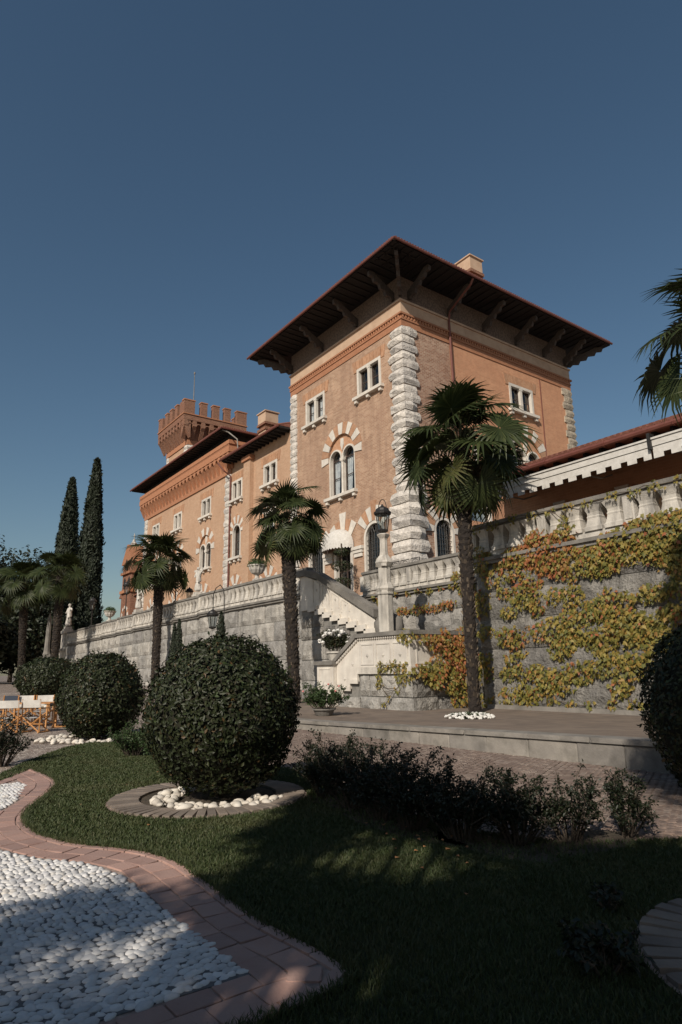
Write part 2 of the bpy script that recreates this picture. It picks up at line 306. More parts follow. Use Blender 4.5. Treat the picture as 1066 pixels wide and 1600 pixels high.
# ================================================================== SETTING
def gz(x, y=0):
    """forecourt level: flat by the lawn, rising gently towards the far left"""
    t = min(max((-20.0-x)/25.0, 0), 1); return .55*t*t*(3-2*t)
def ground_material():
    m = bpy.data.materials.new('cobbled_forecourt'); m.use_nodes = True; nt = m.node_tree; N = nt.nodes; L = nt.links
    b = N['Principled BSDF']; b.inputs['Roughness'].default_value = .85
    geo = N.new('ShaderNodeNewGeometry')
    v1 = N.new('ShaderNodeTexVoronoi'); v1.feature = 'DISTANCE_TO_EDGE'; v1.inputs['Scale'].default_value = 9.5; v1.inputs['Randomness'].default_value = .7
    v2 = N.new('ShaderNodeTexVoronoi'); v2.inputs['Scale'].default_value = 9.5; v2.inputs['Randomness'].default_value = .7
    nz = N.new('ShaderNodeTexNoise'); nz.inputs['Scale'].default_value = .8; nz.inputs['Detail'].default_value = 6
    for t in (v1, v2, nz): L.new(geo.outputs['Position'], t.inputs['Vector'])
    r1 = N.new('ShaderNodeValToRGB'); e = r1.color_ramp.elements; e[0].position = .03; e[0].color = (0, 0, 0, 1); e[1].position = .10; e[1].color = (1, 1, 1, 1); L.new(v1.outputs['Distance'], r1.inputs[0])
    r2 = N.new('ShaderNodeValToRGB'); e = r2.color_ramp.elements; e[0].color = (.13, .097, .078, 1); e[1].color = (.22, .17, .14, 1); L.new(v2.outputs['Color'], r2.inputs[0])
    mx = N.new('ShaderNodeMix'); mx.data_type = 'RGBA'; L.new(r1.outputs[0], mx.inputs[0]); mx.inputs[6].default_value = (.46, .41, .36, 1); L.new(r2.outputs[0], mx.inputs[7])
    r3 = N.new('ShaderNodeValToRGB'); e = r3.color_ramp.elements; e[0].position = .3; e[0].color = (.75, .75, .75, 1); e[1].position = .7; e[1].color = (1.2, 1.17, 1.12, 1); L.new(nz.outputs['Fac'], r3.inputs[0])
    m2 = N.new('ShaderNodeMix'); m2.data_type = 'RGBA'; m2.blend_type = 'MULTIPLY'; m2.inputs[0].default_value = 1; L.new(mx.outputs[2], m2.inputs[6]); L.new(r3.outputs[0], m2.inputs[7])
    L.new(m2.outputs[2], b.inputs['Base Color'])
    bp = N.new('ShaderNodeBump'); bp.inputs['Strength'].default_value = .6; bp.inputs['Distance'].default_value = .015; L.new(r1.outputs[0], bp.inputs['Height']); L.new(bp.outputs[0], b.inputs['Normal'])
    return m
MT['ground'] = ground_material()
xs = [-500, -250, -150, -100] + [-80+2*i for i in range(46)] + [12, 40, 120, 400]
ys = [-400, -100, -30, -10, 0, 5, 10, 17, 25, 60, 150, 500]
vs = [(x, y, gz(x)) for y in ys for x in xs]; nx = len(xs)
gm = MB(); gm.add(vs, [(j*nx+i, j*nx+i+1, (j+1)*nx+i+1, (j+1)*nx+i) for j in range(len(ys)-1) for i in range(nx-1)])
forecourt = gm.build('forecourt', MT['ground'], kind='structure')

def inside(p, poly):
    x, y = p; c = False; j = len(poly)-1
    for i in range(len(poly)):
        (xi, yi), (xj, yj) = poly[i], poly[j]
        if (yi > y) != (yj > y) and x < (xj-xi)*(y-yi)/(yj-yi)+xi: c = not c
        j = i
    return c
def inside_np(P, poly):
    x, y = P[:, 0], P[:, 1]; c = np.zeros(len(P), bool); j = len(poly)-1
    for i in range(len(poly)):
        (xi, yi), (xj, yj) = poly[i], poly[j]
        if yi != yj: c ^= ((yi > y) != (yj > y)) & (x < (xj-xi)*(y-yi)/(yj-yi)+xi)
        j = i
    return c
def catmull(pts, per=10):
    out = []; n = len(pts)
    for i in range(n-1):
        p0, p1, p2, p3 = (np.array(pts[max(min(k, n-1), 0)], float) for k in (i-1, i, i+1, i+2))
        for t in np.linspace(0, 1, per, endpoint=False):
            out.append(.5*(2*p1 + (p2-p0)*t + (2*p0-5*p1+4*p2-p3)*t*t + (3*p1-p0-3*p2+p3)*t**3))
    out.append(np.array(pts[-1], float)); return np.array(out)
def resample(P, step):
    d = np.r_[0, np.cumsum(np.linalg.norm(np.diff(P, axis=0), axis=1))]; n = max(2, int(d[-1]/step)+1); s = np.linspace(0, d[-1], n)
    return np.stack([np.interp(s, d, P[:, k]) for k in range(P.shape[1])], 1)

# lawn sheet and the rose brick path ------------------------------------------
EDGE = [(-12.38, 2.48), (-10.8, 2.52), (-9.84, 2.24), (-8.84, 1.80), (-8.22, 1.62), (-7.55, 1.60), (-6.85, 1.78), (-6.3, 2.12), (-5.75, 2.31), (-5.08, 2.31), (-4.08, 2.25), (-3.25, 2.30), (-3.02, 2.18), (-2.97, 1.74), (-2.95, .9), (-2.95, .1)]
EC = resample(catmull(EDGE, 12), .05)
PEB = [(-7.35, .4), (-7.12, 1.17), (-6.53, 1.41), (-5.99, 1.76), (-5.52, 1.83), (-5.03, 1.845), (-4.35, 1.84), (-3.81, 1.84), (-3.41, 1.855), (-3.44, 1.3), (-3.46, .4)]
PEB2 = [(-10.0, .9), (-10.9, 1.60), (-11.05, 2.02), (-10.75, 2.10), (-10.38, 1.99), (-9.59, 1.77), (-8.96, 1.49), (-9.0, .9)]
BACK = [(-2.95, .1), (-.6, .1), (-.9, 5.2), (-2.2, 6.3), (-3.3, 6.25), (-3.9, 5.35), (-4.79, 4.98), (-6.23, 5.05), (-9.45, 5.75), (-12.56, 5.1), (-15.9, 5.9), (-16.6, 4.9), (-15.19, 3.60), (-13.55, 2.62), (-12.01, 1.90), (-10.6, .9), (-10.7, .8)]
LAWN = [tuple(p) for p in EC] + BACK[1:-2] + [(-11.0, 1.6), (-11.6, 2.0)]
def sheet(name, poly, z, m, parent=None, kind='structure', thick=.06):
    mb = MB(); mb.prism([(x, y, z-thick) for x, y in poly], (0, 0, thick)); return mb.build(name, m, parent, kind=kind)
lawn = sheet('lawn', LAWN, .022, MT['turf'])
path = sheet('brick_path', [tuple(p) for p in EC] + [(-3.4, .1), (-7.6, .1), (-9.2, .75), (-10.0, .75), (-11.3, 1.72)], .029, MT['pathbed'], thick=.07)
mos = empty('pebble_mosaic', (-4.5, 1.5, 0)); tag(mos, kind='structure')
# the pebble beds are the ground of the mosaic
mb = MB()
for poly in (PEB, PEB2): mb.prism([(x, y, -.03) for x, y in poly], (0, 0, .064))
mb.build('mortar_bed', MT['pebbed'], mos, kind='structure')

def brick_meshes(n=4):
    out = []
    for k in range(n):
        bm = bmesh.new(); bmesh.ops.create_cube(bm, size=1.0)
        bmesh.ops.bevel(bm, geom=list(bm.edges), offset=.035, segments=1, affect='EDGES')
        for v in bm.verts: v.co += Vector((random.uniform(-.02, .02), random.uniform(-.03, .03), random.uniform(-.05, .05)))
        me = bpy.data.meshes.new('brick'); bm.to_mesh(me); bm.free(); out.append(me)
    return out
PBM = brick_meshes()
for me in PBM: me.materials.append(MT['pathbrick'])
def lay_course(P, off, width, length, z, h, meshes, name, parent, ok=None, gap=.012, phase=0.0):
    """bricks one by one along polyline P (2D), offset to its right by off"""
    T = np.gradient(P, axis=0); T = T/np.linalg.norm(T, axis=1, keepdims=True); Nn = np.stack([T[:, 1], -T[:, 0]], 1)
    Q = P + Nn*off; d = np.r_[0, np.cumsum(np.linalg.norm(np.diff(Q, axis=0), axis=1))]
    s = phase*length; cnt = 0
    while s + length < d[-1]:
        l = length*random.uniform(.94, 1.06); a = s; b_ = s+l-gap
        p0 = [np.interp(a, d, Q[:, k]) for k in (0, 1)]; p1 = [np.interp(b_, d, Q[:, k]) for k in (0, 1)]
        s += l
        dx, dy = p1[0]-p0[0], p1[1]-p0[1]; L = math.hypot(dx, dy)
        if L < length*.4: continue
        c = ((p0[0]+p1[0])/2, (p0[1]+p1[1])/2)
        if ok and not ok(c): continue
        o = link(name, random.choice(meshes), (c[0], c[1], z+random.uniform(-.002, .003)), (random.uniform(-.012, .012), random.uniform(-.012, .012), math.atan2(dy, dx)+random.uniform(-.008, .008)), (L, width-gap, h), parent); cnt += 1
    return cnt
okp = lambda c: not inside(c, PEB) and not inside(c, PEB2)
lay_course(EC, .045, .085, .26, .018, .05, PBM, 'brick', path, okp)
lay_course(EC, .185, .19, .245, .014, .05, PBM, 'brick', path, okp, phase=.4)
lay_course(EC, .365, .165, .235, .014, .05, PBM, 'brick', path, okp, phase=.1)
FAR = resample(catmull([(-9.4, .55), (-10.4, 1.2), (-11.3, 1.78), (-12.2, 2.40)], 12), .05)[::-1]
lay_course(FAR, -.10, .19, .245, .016, .05, PBM, 'brick', path, lambda c: okp(c) and np.min(np.hypot(*(EC-np.array(c)).T)) > .5)
lay_course(FAR, -.30, .19, .245, .016, .05, PBM, 'brick', path, lambda c: okp(c) and np.min(np.hypot(*(EC-np.array(c)).T)) > .5, phase=.5)

# bare soil under the shrub row
SOIL = [(-6.6, 4.75, .75, .22), (-5.3, 4.52, .9, .22), (-4.3, 4.75, .7, .28), (-3.8, 5.5, .3, .6)]
for x, y, rx, ry in SOIL:
    mb = MB(); mb.prism([(x+rx*math.cos(2*PI*k/18)*(1+.15*math.sin(k*2.3)), y+ry*math.sin(2*PI*k/18)*(1+.15*math.cos(k*1.7)), .0) for k in range(18)], (0, 0, .0265)); mb.build('bare_soil', MT['soil'], kind='structure')
# pebbles: packed flat stones set on edge --------------------------------------
def pebble_mesh(seed):
    r = random.Random(seed); bm = bmesh.new(); bmesh.ops.create_uvsphere(bm, u_segments=9, v_segments=5, radius=1)
    for v in list(bm.verts):
        if v.co.z < -.5: bm.verts.remove(v)
    for v in bm.verts:
        t = math.atan2(v.co.y, v.co.x); v.co *= 1+.13*math.sin(2*t+r.random()*6)+.08*math.sin(3*t+seed)
        v.co.x += .12*v.co.y*r.uniform(-1, 1)
    for f in bm.faces: f.smooth = True
    me = bpy.data.meshes.new('pebble'); bm.to_mesh(me); bm.free(); me.materials.append(MT['pebble']); return me
PEM = [pebble_mesh(k) for k in range(6)]
pts = []
sp = .0625
def flow(x, y): return .55 + .7*math.sin(1.7*x+.8*y) + .5*math.sin(2.9*y-1.1*x)
for poly in (PEB, PEB2):
    xa, xb = min(p[0] for p in poly), max(p[0] for p in poly); ya, yb = min(p[1] for p in poly), max(p[1] for p in poly)
    j = 0; y = ya
    while y < yb:
        x = xa + (sp*.5 if j % 2 else 0)
        while x < xb:
            q = (x+random.uniform(-.014, .014), y+random.uniform(-.012, .012))
            if inside(q, poly): pts.append(q)
            x += sp*random.uniform(.9, 1.1)
        y += sp*.78; j += 1
CAMXY = np.array([0, 0])
vis = lambda q: (lambda d: abs(((Vector((q[0], q[1], 0))-Vector((0, 0, EYE))).dot(rt))/d)*F_PX < 545 and -((Vector((q[0], q[1], 0))-Vector((0, 0, EYE))).dot(up))/d*F_PX < 815)((Vector((q[0], q[1], 0))-Vector((0, 0, EYE))).dot(fw))
pts.sort(key=lambda q: (not vis(q), q[0]**2+q[1]**2))
def peb_xf(q): 
    a = flow(*q)+random.gauss(0, .45); s = random.uniform(.66, 1.22)
    return (q[0], q[1], .031), (random.uniform(-.15, .15), random.uniform(-.15, .15), a), (.041*s*random.uniform(.9, 1.2), .030*s, .016*random.uniform(.7, 1.3))
for q in pts[:300]: link('pebble', random.choice(PEM), *peb_xf(q), parent=mos)
V = []; Fc = []; off = 0
bank = [(np.array([v.co for v in me.vertices]), [tuple(p.vertices) for p in me.polygons]) for me in PEM]
mbp = MB()
for q in pts[300:]:
    l, r, s = peb_xf(q); mt = Matrix.LocRotScale(Vector(l), Euler(r), Vector(s)); me = random.choice(PEM)
    mbp.add([mt @ v.co for v in me.vertices], [tuple(p.vertices) for p in me.polygons])
mbp.build('pebbles', MT['pebbleI'], mos, smooth=True, kind='stuff')

# paved rings ------------------------------------------------------------------
PVM = brick_meshes()
for me in PVM: me.materials.clear(); me.materials.append(MT['paver'])
def paved_ring(name, c, r0, r1, a0, a1, n, z):
    root = empty(name, (c[0], c[1], z)); tag(root, kind='structure')
    m = MB(); k = 40
    A = [a0+(a1-a0)*i/k for i in range(k+1)]
    m.add([(c[0]+r*math.cos(a), c[1]+r*math.sin(a), z) for a in A for r in (r0-.03, r1+.03)], [(2*i, 2*i+1, 2*i+3, 2*i+2) for i in range(k)])
    m.build('joint_bed', MT['pathbed'], root, kind='structure')
    for i in range(n):
        a = a0+(a1-a0)*(i+.5)/n; rm = (r0+r1)/2
        link('paver', random.choice(PVM), (c[0]+rm*math.cos(a), c[1]+rm*math.sin(a), z+.004), (0, 0, a), (r1-r0, rm*(a1-a0)/n-.016, .05), root)
    return root
BIG = (-8.0, 3.86)
mb = MB(); mb.prism([(BIG[0]-.12+.88*math.cos(2*PI*k/40), BIG[1]-.1+.88*math.sin(2*PI*k/40), .0) for k in range(40)], (0, 0, .032)); mb.build('planting_bed', MT['soil'], kind='structure')
paved_ring('paved_ring', (BIG[0]-.12, BIG[1]-.1), .86, 1.22, math.radians(-200), math.radians(160), 60, .030)
paved_ring('paved_ring', (-1.42, 4.45), .72, 1.14, math.radians(90), math.radians(300), 26, .030)

# porphyry cobbles laid in arcs --------------------------------------------------
def cob_mesh(seed):
    r = random.Random(seed); bm = bmesh.new(); bmesh.ops.create_cube(bm, size=1)
    bmesh.ops.bevel(bm, geom=[e for e in bm.edges if all(v.co.z > 0 for v in e.verts)], offset=.14, segments=1, affect='EDGES')
    for v in bm.verts: v.co += Vector((r.uniform(-.06, .06), r.uniform(-.06, .06), r.uniform(-.05, .05)))
    me = bpy.data.meshes.new('cobble'); bm.to_mesh(me); bm.free(); me.materials.append(MT['cobble']); return me
CBM = [cob_mesh(k) for k in range(6)]
cob = []
fanw, rs, cs = 1.25, .098, .10
for k in range(-50, 110):
    for fcol in range(-10, 8):
        uc = (fcol+.5)*fanw; R_ = fanw*.72; half = math.asin(fanw/2/R_)
        nst = int(2*half*R_/cs)
        for i in range(nst):
            t = -half+2*half*(i+.5)/nst
            u = uc + R_*math.sin(t); v = k*rs + R_*math.cos(t)
            ang = math.radians(24); x = -5.0 + u*math.cos(ang)-v*math.sin(ang); y = 6.5+u*math.sin(ang)+v*math.cos(ang)
            if not (-15.3 < x < -1.0 and 4.2 < y < 9.66): continue
            if inside((x, y), LAWN): continue
            if (x-BIG[0])**2+(y-BIG[1])**2 < 1.7**2: continue
            cob.append((x, y, ang-t))
cob.sort(key=lambda q: (not (q[0] > -5.6 and vis(q)), q[0]**2+q[1]**2))
def cob_xf(q): return (q[0], q[1], -.012+random.uniform(-.003, .004)), (random.uniform(-.03, .03), random.uniform(-.03, .03), q[2]), (cs*.84*random.uniform(.9, 1.05), rs*.83, .055)
for q in cob[:300]: link('cobble', random.choice(CBM), *cob_xf(q), parent=forecourt)
mbp = MB()
for q in cob[300:]:
    l, r, s = cob_xf(q); mt = Matrix.LocRotScale(Vector(l), Euler(r), Vector(s)); me = random.choice(CBM)
    mbp.add([mt @ v.co for v in me.vertices], [tuple(p.vertices) for p in me.polygons])
mbp.build('cobbles', MT['cobbleI'], forecourt, kind='stuff')

# raised platform along the wall ------------------------------------------------
def pz(x): return .235 + .2*max(0, x+15)/9.5
plat = empty('raised_pavement', (-12, 13, .2)); tag(plat, kind='structure')
X = [-27, -21, -15, -11, -7, -3, 2]; mb = MB()
mb.add([(x, y, (pz(x)-.004) if y < 11 else .21) for y in (9.9, 17.3) for x in X], [(i, i+1, len(X)+i+1, len(X)+i) for i in range(len(X)-1)])
mb.build('paved_surface', MT['dirt'], plat, kind='structure')
mb = MB(); mb.box((-27, 9.9, -.2), (2, 9.95, .12)); mb.build('kerb_core', MT['mortar'], plat)
def slab_mesh(name, m, seed, bev=.03, jit=.012):
    r = random.Random(seed); bm = bmesh.new(); bmesh.ops.create_cube(bm, size=1)
    bmesh.ops.bevel(bm, geom=list(bm.edges), offset=bev, segments=1, affect='EDGES')
    for v in bm.verts: v.co += Vector((r.uniform(-jit, jit),)*3)
    me = bpy.data.meshes.new(name); bm.to_mesh(me); bm.free(); me.materials.append(m); return me
KM = [slab_mesh('kerb_slab', MT['kerb'], k) for k in range(3)]
x = -26.8
while x < 1.5:
    L = random.uniform(1.25, 1.7); zt = pz(x+L/2)
    link('kerb_slab', random.choice(KM), (x+L/2, 9.90, zt-.03), (0, -math.atan((pz(x+L)-pz(x))/L), 0), (L-.008, .42, .085), plat); x += L
x = -26.8
while x < 1.5:
    L = random.uniform(.85, 1.2); zt = pz(x+L/2)-.075
    link('kerb_stone', random.choice(KM), (x+L/2, 9.87, zt/2-.06), (0, 0, 0), (L-.012, .26+random.uniform(0, .015), zt+.12), plat); x += L

# ================================================================== TERRACE WALLS
def block_mesh(name, m, seed, nx=6, nz=4, amp=.26, edge=.16):
    """unit block, rough rock face towards -Y"""
    r = random.Random(seed); mb = MB(); vs = []
    for j in range(nz+1):
        for i in range(nx+1):
            x, z = -.5+i/nx, -.5+j/nz; rim = i in (0, nx) or j in (0, nz)
            vs.append((x, -.5+(edge+r.uniform(0, .05) if rim else -r.uniform(-.2, 1)*amp), z))
    fs = [(j*(nx+1)+i, j*(nx+1)+i+1, (j+1)*(nx+1)+i+1, (j+1)*(nx+1)+i) for j in range(nz) for i in range(nx)]
    n = len(vs); vs += [(-.5, .5, -.5), (.5, .5, -.5), (.5, .5, .5), (-.5, .5, .5)]
    bl, br, tr_, tl = 0, nx, (nz+1)*(nx+1)-1, nz*(nx+1)
    fs += [tuple([n, n+1] + list(range(nx, -1, -1))), tuple([n+2, n+3] + [nz*(nx+1)+i for i in range(nx+1)]),
           tuple([n+3, n] + [j*(nx+1) for j in range(nz+1)]), tuple([n+1, n+2] + [j*(nx+1)+nx for j in range(nz, -1, -1)]), (n, n+3, n+2, n+1)]
    me = bpy.data.meshes.new(name); me.from_pydata(vs, [], fs); me.materials.append(m); return me
SBM = [block_mesh('stone_block', MT['stone'], k) for k in range(8)]; SBL = [block_mesh('stone_block', MT['stoneL'], k+40) for k in range(8)]
def courses(parent, x0, x1, y, zlist, depth=.3, lmin=1.3, lmax=2.3, zoff=lambda x: 0, clip=None, rotz=0, bank=None):
    for j in range(len(zlist)-1):
        x = x0 + (random.uniform(-.9, 0) if j % 2 else 0); za, zb = zlist[j], zlist[j+1]
        while x < x1-.05:
            L = random.uniform(lmin, lmax); a, b_ = max(x, x0), min(x+L, x1); x += L
            if x1-b_ < .5: b_ = x1; x = x1
            if b_-a < .15: continue
            dz = zoff((a+b_)/2)
            if clip and not clip(a, b_, za, zb): continue
            link('stone_block', random.choice(bank or SBM), ((a+b_)/2, y+depth/2-.03+random.uniform(-.015, .015), (za+zb)/2+dz), (0, 0, 0), (b_-a-.03, depth, zb-za-.03), parent)
def zl(x): return 0 if x > -36 else -.6*min(1, (-36-x)/36.0)
def wall_run(label, x0, x1, y, z0, zt, ncourse, zoff, lm=(1.3, 2.3), seg=5.0, bank=None):
    w = empty('terrace_wall', ((x0+x1)/2, y, z0), label, 'wall')
    mb = MB(); n = max(1, int((x1-x0)/seg))
    for i in range(n):
        a, b_ = x0+(x1-x0)*i/n, x0+(x1-x0)*(i+1)/n; dz = zoff((a+b_)/2); mb.box((a, y+.05, z0-.5), (b_, y+.8, zt+dz))
    mb.build('joint_backing', MT['mortar'], w)
    courses(w, x0, x1, y, [z0+(zt-z0)*i/ncourse for i in range(ncourse+1)], zoff=zoff, lmin=lm[0], lmax=lm[1], bank=bank)
    return w
wall_right = wall_run('tall grey block wall overgrown with yellow creeper, below the long white awning', -15.25, 3.0, 17.0, .2, 4.98, 5, lambda x: 0, (1.5, 2.3))
wall_recess = wall_run('set-back grey terrace wall behind the stair landing and lantern post', -26.3, -15.3, 20.5, 1.2, 4.98, 4, lambda x: 0, bank=SBL)
wall_left = wall_run('long bare grey block wall behind the round bushes, left of the stairs', -75.0, -25.9, 17.0, .1, 4.98, 5, zl, bank=SBL)
# low footing course along the right wall
mb = MB(); mb.box((-15.0, 16.82, .1), (3, 17.0, .34)); mb.build('footing', MT['kerb'], wall_right)
mb = MB(); mb.box((-15.25, 17.06, .0), (-14.5, 20.4, 4.98)); mb.build('return_wall', MT['mortar'], wall_right)
mb = MB(); mb.box((-75, 16.8, .1), (-26.5, 16.98, .62)); mb.build('footing', MT['kerb'], wall_left)

# balustrades
def baluster_mesh():
    mb = MB(); q = math.sqrt(2)
    mb.lathe([(.25*q, 0), (.25*q, .12), (.215*q, .16), (.175*q, .38), (.185*q, .43), (.165*q, .47), (.175*q, .56), (.225*q, .68), (.275*q, .80)], n=4, rot=PI/4)
    me = bpy.data.meshes.new('baluster'); me.from_pydata(mb.v, [], mb.f); me.materials.append(MT['balu']); return me
BALM = baluster_mesh()
def balustrade(label, x0, x1, y, zoff=lambda x: 0, bay=.58, pier_every=8, lastpier=True, parent_n=None):
    b = empty('balustrade', ((x0+x1)/2, y, 5.2), label, 'balustrade')
    seg = bay*pier_every; n = max(1, round((x1-x0)/seg)); seg = (x1-x0)/n
    for i in range(n):
        a, c = x0+i*seg, x0+(i+1)*seg; dz = zoff((a+c)/2)
        mb = MB(); mb.box((a, y-.12, 4.985+dz), (c, y+.5, 5.10+dz)); mb.box((a, y-.20, 5.10+dz), (c, y+.5, 5.215+dz)); mb.build('wall_coping', MT['stonedk'], b)
        mb = MB(); mb.box((a, y-.02, 5.217+dz), (c, y+.36, 5.43+dz)); mb.build('bottom_rail', MT['balu'], b)
        mb = MB(); mb.box((a, y-.04, 6.225+dz), (c, y+.38, 6.31+dz)); mb.box((a, y-.10, 6.312+dz), (c, y+.44, 6.44+dz)); mb.build('top_rail', MT['stonedk'] , b)
        mb = MB(); mb.box((a-.16, y-.06, 5.43+dz), (a+.16, y+.40, 6.224+dz)); mb.box((a-.11, y-.085, 5.55+dz), (a+.11, y-.06, 6.1+dz)); mb.build('pier', MT['balu'], b)
        m = max(1, round((seg-.32)/bay)); s_ = (seg-.32)/m
        for k in range(m): link('baluster', BALM, (a+.16+s_*(k+.5), y+.17, 5.425+dz), (0, 0, 0), (s_/.58, 1, 1), b)
    return b
bal_right = balustrade('ivy-draped pale balustrade on top of the creeper wall under the long awning', -15.25, 2.5, 17.0, bay=.62, pier_every=5)
bal_recess = balustrade('short pale balustrade behind the lantern post, before the grilled windows', -26.2, -15.3, 20.5, bay=.60, pier_every=6)
bal_left = balustrade('very long pale balustrade with statues and urns along the far terrace', -73.2, -26.0, 17.0, zl, bay=.56, pier_every=8)
# the terrace floor behind
mb = MB(); mb.box((-76, 17.45, 4.0), (-26.3, 24.1, 4.9)); mb.box((-26.3, 20.95, 4.9), (-15.2, 24.1, 5.28)); mb.box((-15.2, 17.45, 4.9), (6, 30, 5.28))
mb.build('terrace_floor', MT['paver'], kind='structure')
# end pier of the long balustrade
mb = MB(); mb.box((-75.1, 16.6, .4), (-73.4, 18.0, 3.9)); mb.box((-75.3, 16.4, 3.9), (-73.2, 18.1, 4.15)); mb.box((-74.9, 16.75, 4.15), (-73.5, 17.9, 5.75)); mb.box((-75.1, 16.6, 5.75), (-73.3, 18.0, 6.05))
tag(mb.build('corner_pier', MT['balu'], loc=(-74.2, 17.2, .4)), 'square stone pier under the farthest statue where the terrace wall ends', 'pier')

# ================================================================== STAIRCASE
ST = empty('stone_staircase', (-19, 15.5, .2), 'pale stone double staircase with panelled parapets climbing to the terrace door', 'staircase')
Y0 = 14.3; YU = 16.7
FRS = Fr((0, Y0, 0), (1, 0, 0), (0, -1, 0)); FRU = Fr((0, YU, 0), (1, 0, 0), (0, -1, 0))
mb = MB(); mb.box((-18.6, Y0+.08, -.1), (-15.95, 18.4, 1.37)); FRS.poly(mb, [(-20.0, -.1), (-18.6, -.1), (-18.6, 1.36), (-18.74, 1.36), (-18.74, 1.08), (-19.2, 1.08), (-19.2, .82), (-19.66, .82), (-19.66, .6), (-20.0, .6)], -.9, -.09)
mb.build('landing_core', MT['mortar'], ST)
courses(ST, -18.62, -15.84, Y0+.02, [.02, .62, 1.37], depth=.25, lmin=1.0, lmax=1.5, bank=SBL)
courses(ST, -20.0, -18.64, Y0+.02, [.02, .58], depth=.25, lmin=1.0, lmax=1.5, bank=SBL)
for z0_, z1_ in ((.02, .62), (.62, 1.37)):
    for ya, yb in ((14.42, 15.5), (15.5, 16.9)):
        link('stone_block', random.choice(SBM), (-15.97, (ya+yb)/2, (z0_+z1_)/2), (0, 0, PI/2), (yb-ya-.02, .25, z1_-z0_-.02), ST)
mb = MB(); mb.box((-18.66, Y0-.06, 1.375), (-15.78, Y0+.2, 1.60)); mb.box((-15.98, Y0+.2, 1.375), (-15.78, 17.0, 1.60)); mb.build('string_course', MT['balu'], ST)
mb = MB(); mb.box((-18.6, Y0, 1.602), (-15.86, Y0+.22, 2.56)); mb.build('parapet', MT['white'], ST)
mb = MB(); mb.box((-16.08, Y0+.222, 1.602), (-15.86, 16.95, 2.56)); mb.build('parapet', MT['white'], ST)
lowp = [(-18.602, 2.50), (-18.7, 2.50), (-20.0, 1.70), (-20.0, .62), (-19.66, .62), (-19.66, .84), (-19.2, .84), (-19.2, 1.1), (-18.74, 1.1), (-18.74, 1.376), (-18.602, 1.376)]
mb = MB(); FRS.poly(mb, lowp, -.2, .0); mb.build('parapet', MT['white'], ST)
# stepped string under the lower flight
for (a, b_, z) in ((-20.05, -19.6, .58), (-19.62, -19.14, .80), (-19.16, -18.68, 1.06)):
    mb = MB(); mb.box((a, Y0-.05, z-.02), (b_, Y0-.002, z+.12)); mb.build('step_end', MT['white'], ST)
def frame_panel(Fm, u0, u1, v0, v1, w=.05, d=.022):
    mb = MB(); Fm.box(mb, u0, u1, v0, v0+w, .001, d); Fm.box(mb, u0, u1, v1-w, v1, .001, d); Fm.box(mb, u0, u0+w, v0+w, v1-w, .001, d); Fm.box(mb, u1-w, u1, v0+w, v1-w, .001, d)
    mb.build('panel_moulding', MT['white'], ST)
def diamond(Fm, u, v, r=.08):
    mb = MB(); a = [(u-r, v), (u, v-r*1.2), (u+r, v), (u, v+r*1.2)]
    P = [Fm.p(*q, .001) for q in a] + [Fm.p(u, v, .05)]; mb.add(P, [(0, 1, 4), (1, 2, 4), (2, 3, 4), (3, 0, 4)]); mb.build('carved_diamond', MT['balu'], ST)
for u0, u1 in ((-18.5, -17.75), (-17.65, -16.85), (-16.75, -15.98)):
    frame_panel(FRS, u0, u1, 1.68, 2.42); diamond(FRS, (u0+u1)/2, 2.0)
diamond(FRS, -19.0, 1.72); diamond(FRS, -19.5, 1.2)
FRX = Fr((-15.86, 0, 0), (0, 1, 0), (1, 0, 0)); frame_panel(FRX, 14.55, 15.5, 1.68, 2.42); frame_panel(FRX, 15.6, 16.8, 1.68, 2.42)
# dentils and dark copings
mb = MB(); k = -18.6
while k < -15.9: mb.box((k, Y0-.07, 2.562), (k+.06, Y0+.1, 2.64)); k += .12
k = 14.4
while k < 16.9: mb.box((-15.95, k, 2.562), (-15.79, k+.06, 2.64)); k += .12
for i in range(11):
    t = (i+.5)/11; u = -18.66-1.3*t; v = 2.50-.8*t; FRS.poly(mb, [(u-.035, v+.0), (u+.035, v+.043), (u+.035, v+.123), (u-.035, v+.08)], -.1, .07)
mb.build('dentil_course', MT['white'], ST)
mb = MB(); mb.box((-18.72, Y0-.12, 2.642), (-15.72, Y0+.32, 2.78)); mb.box((-16.16, Y0+.322, 2.642), (-15.72, 17.0, 2.78)); FRS.poly(mb, [(-18.722, 2.60), (-18.722, 2.775), (-20.1, 1.90), (-20.1, 1.74)], -.30, .12); mb.build('coping', MT['stonedk'], ST)
# foot pier
mb = MB(); mb.box((-21.1, Y0-.15, 0), (-20.02, Y0+.75, 1.72)); mb.box((-21.18, Y0-.22, 0), (-19.98, Y0+.82, .3)); mb.build('newel_pier', MT['white'], ST)
mb = MB(); mb.box((-21.2, Y0-.25, 1.722), (-19.95, Y0+.85, 1.86)); mb.build('pier_cap', MT['stonedk'], ST)
FRP = Fr((0, Y0-.15, 0), (1, 0, 0), (0, -1, 0)); diamond(FRP, -20.6, 1.0, .14); frame_panel(FRP, -20.98, -20.15, .42, 1.6)
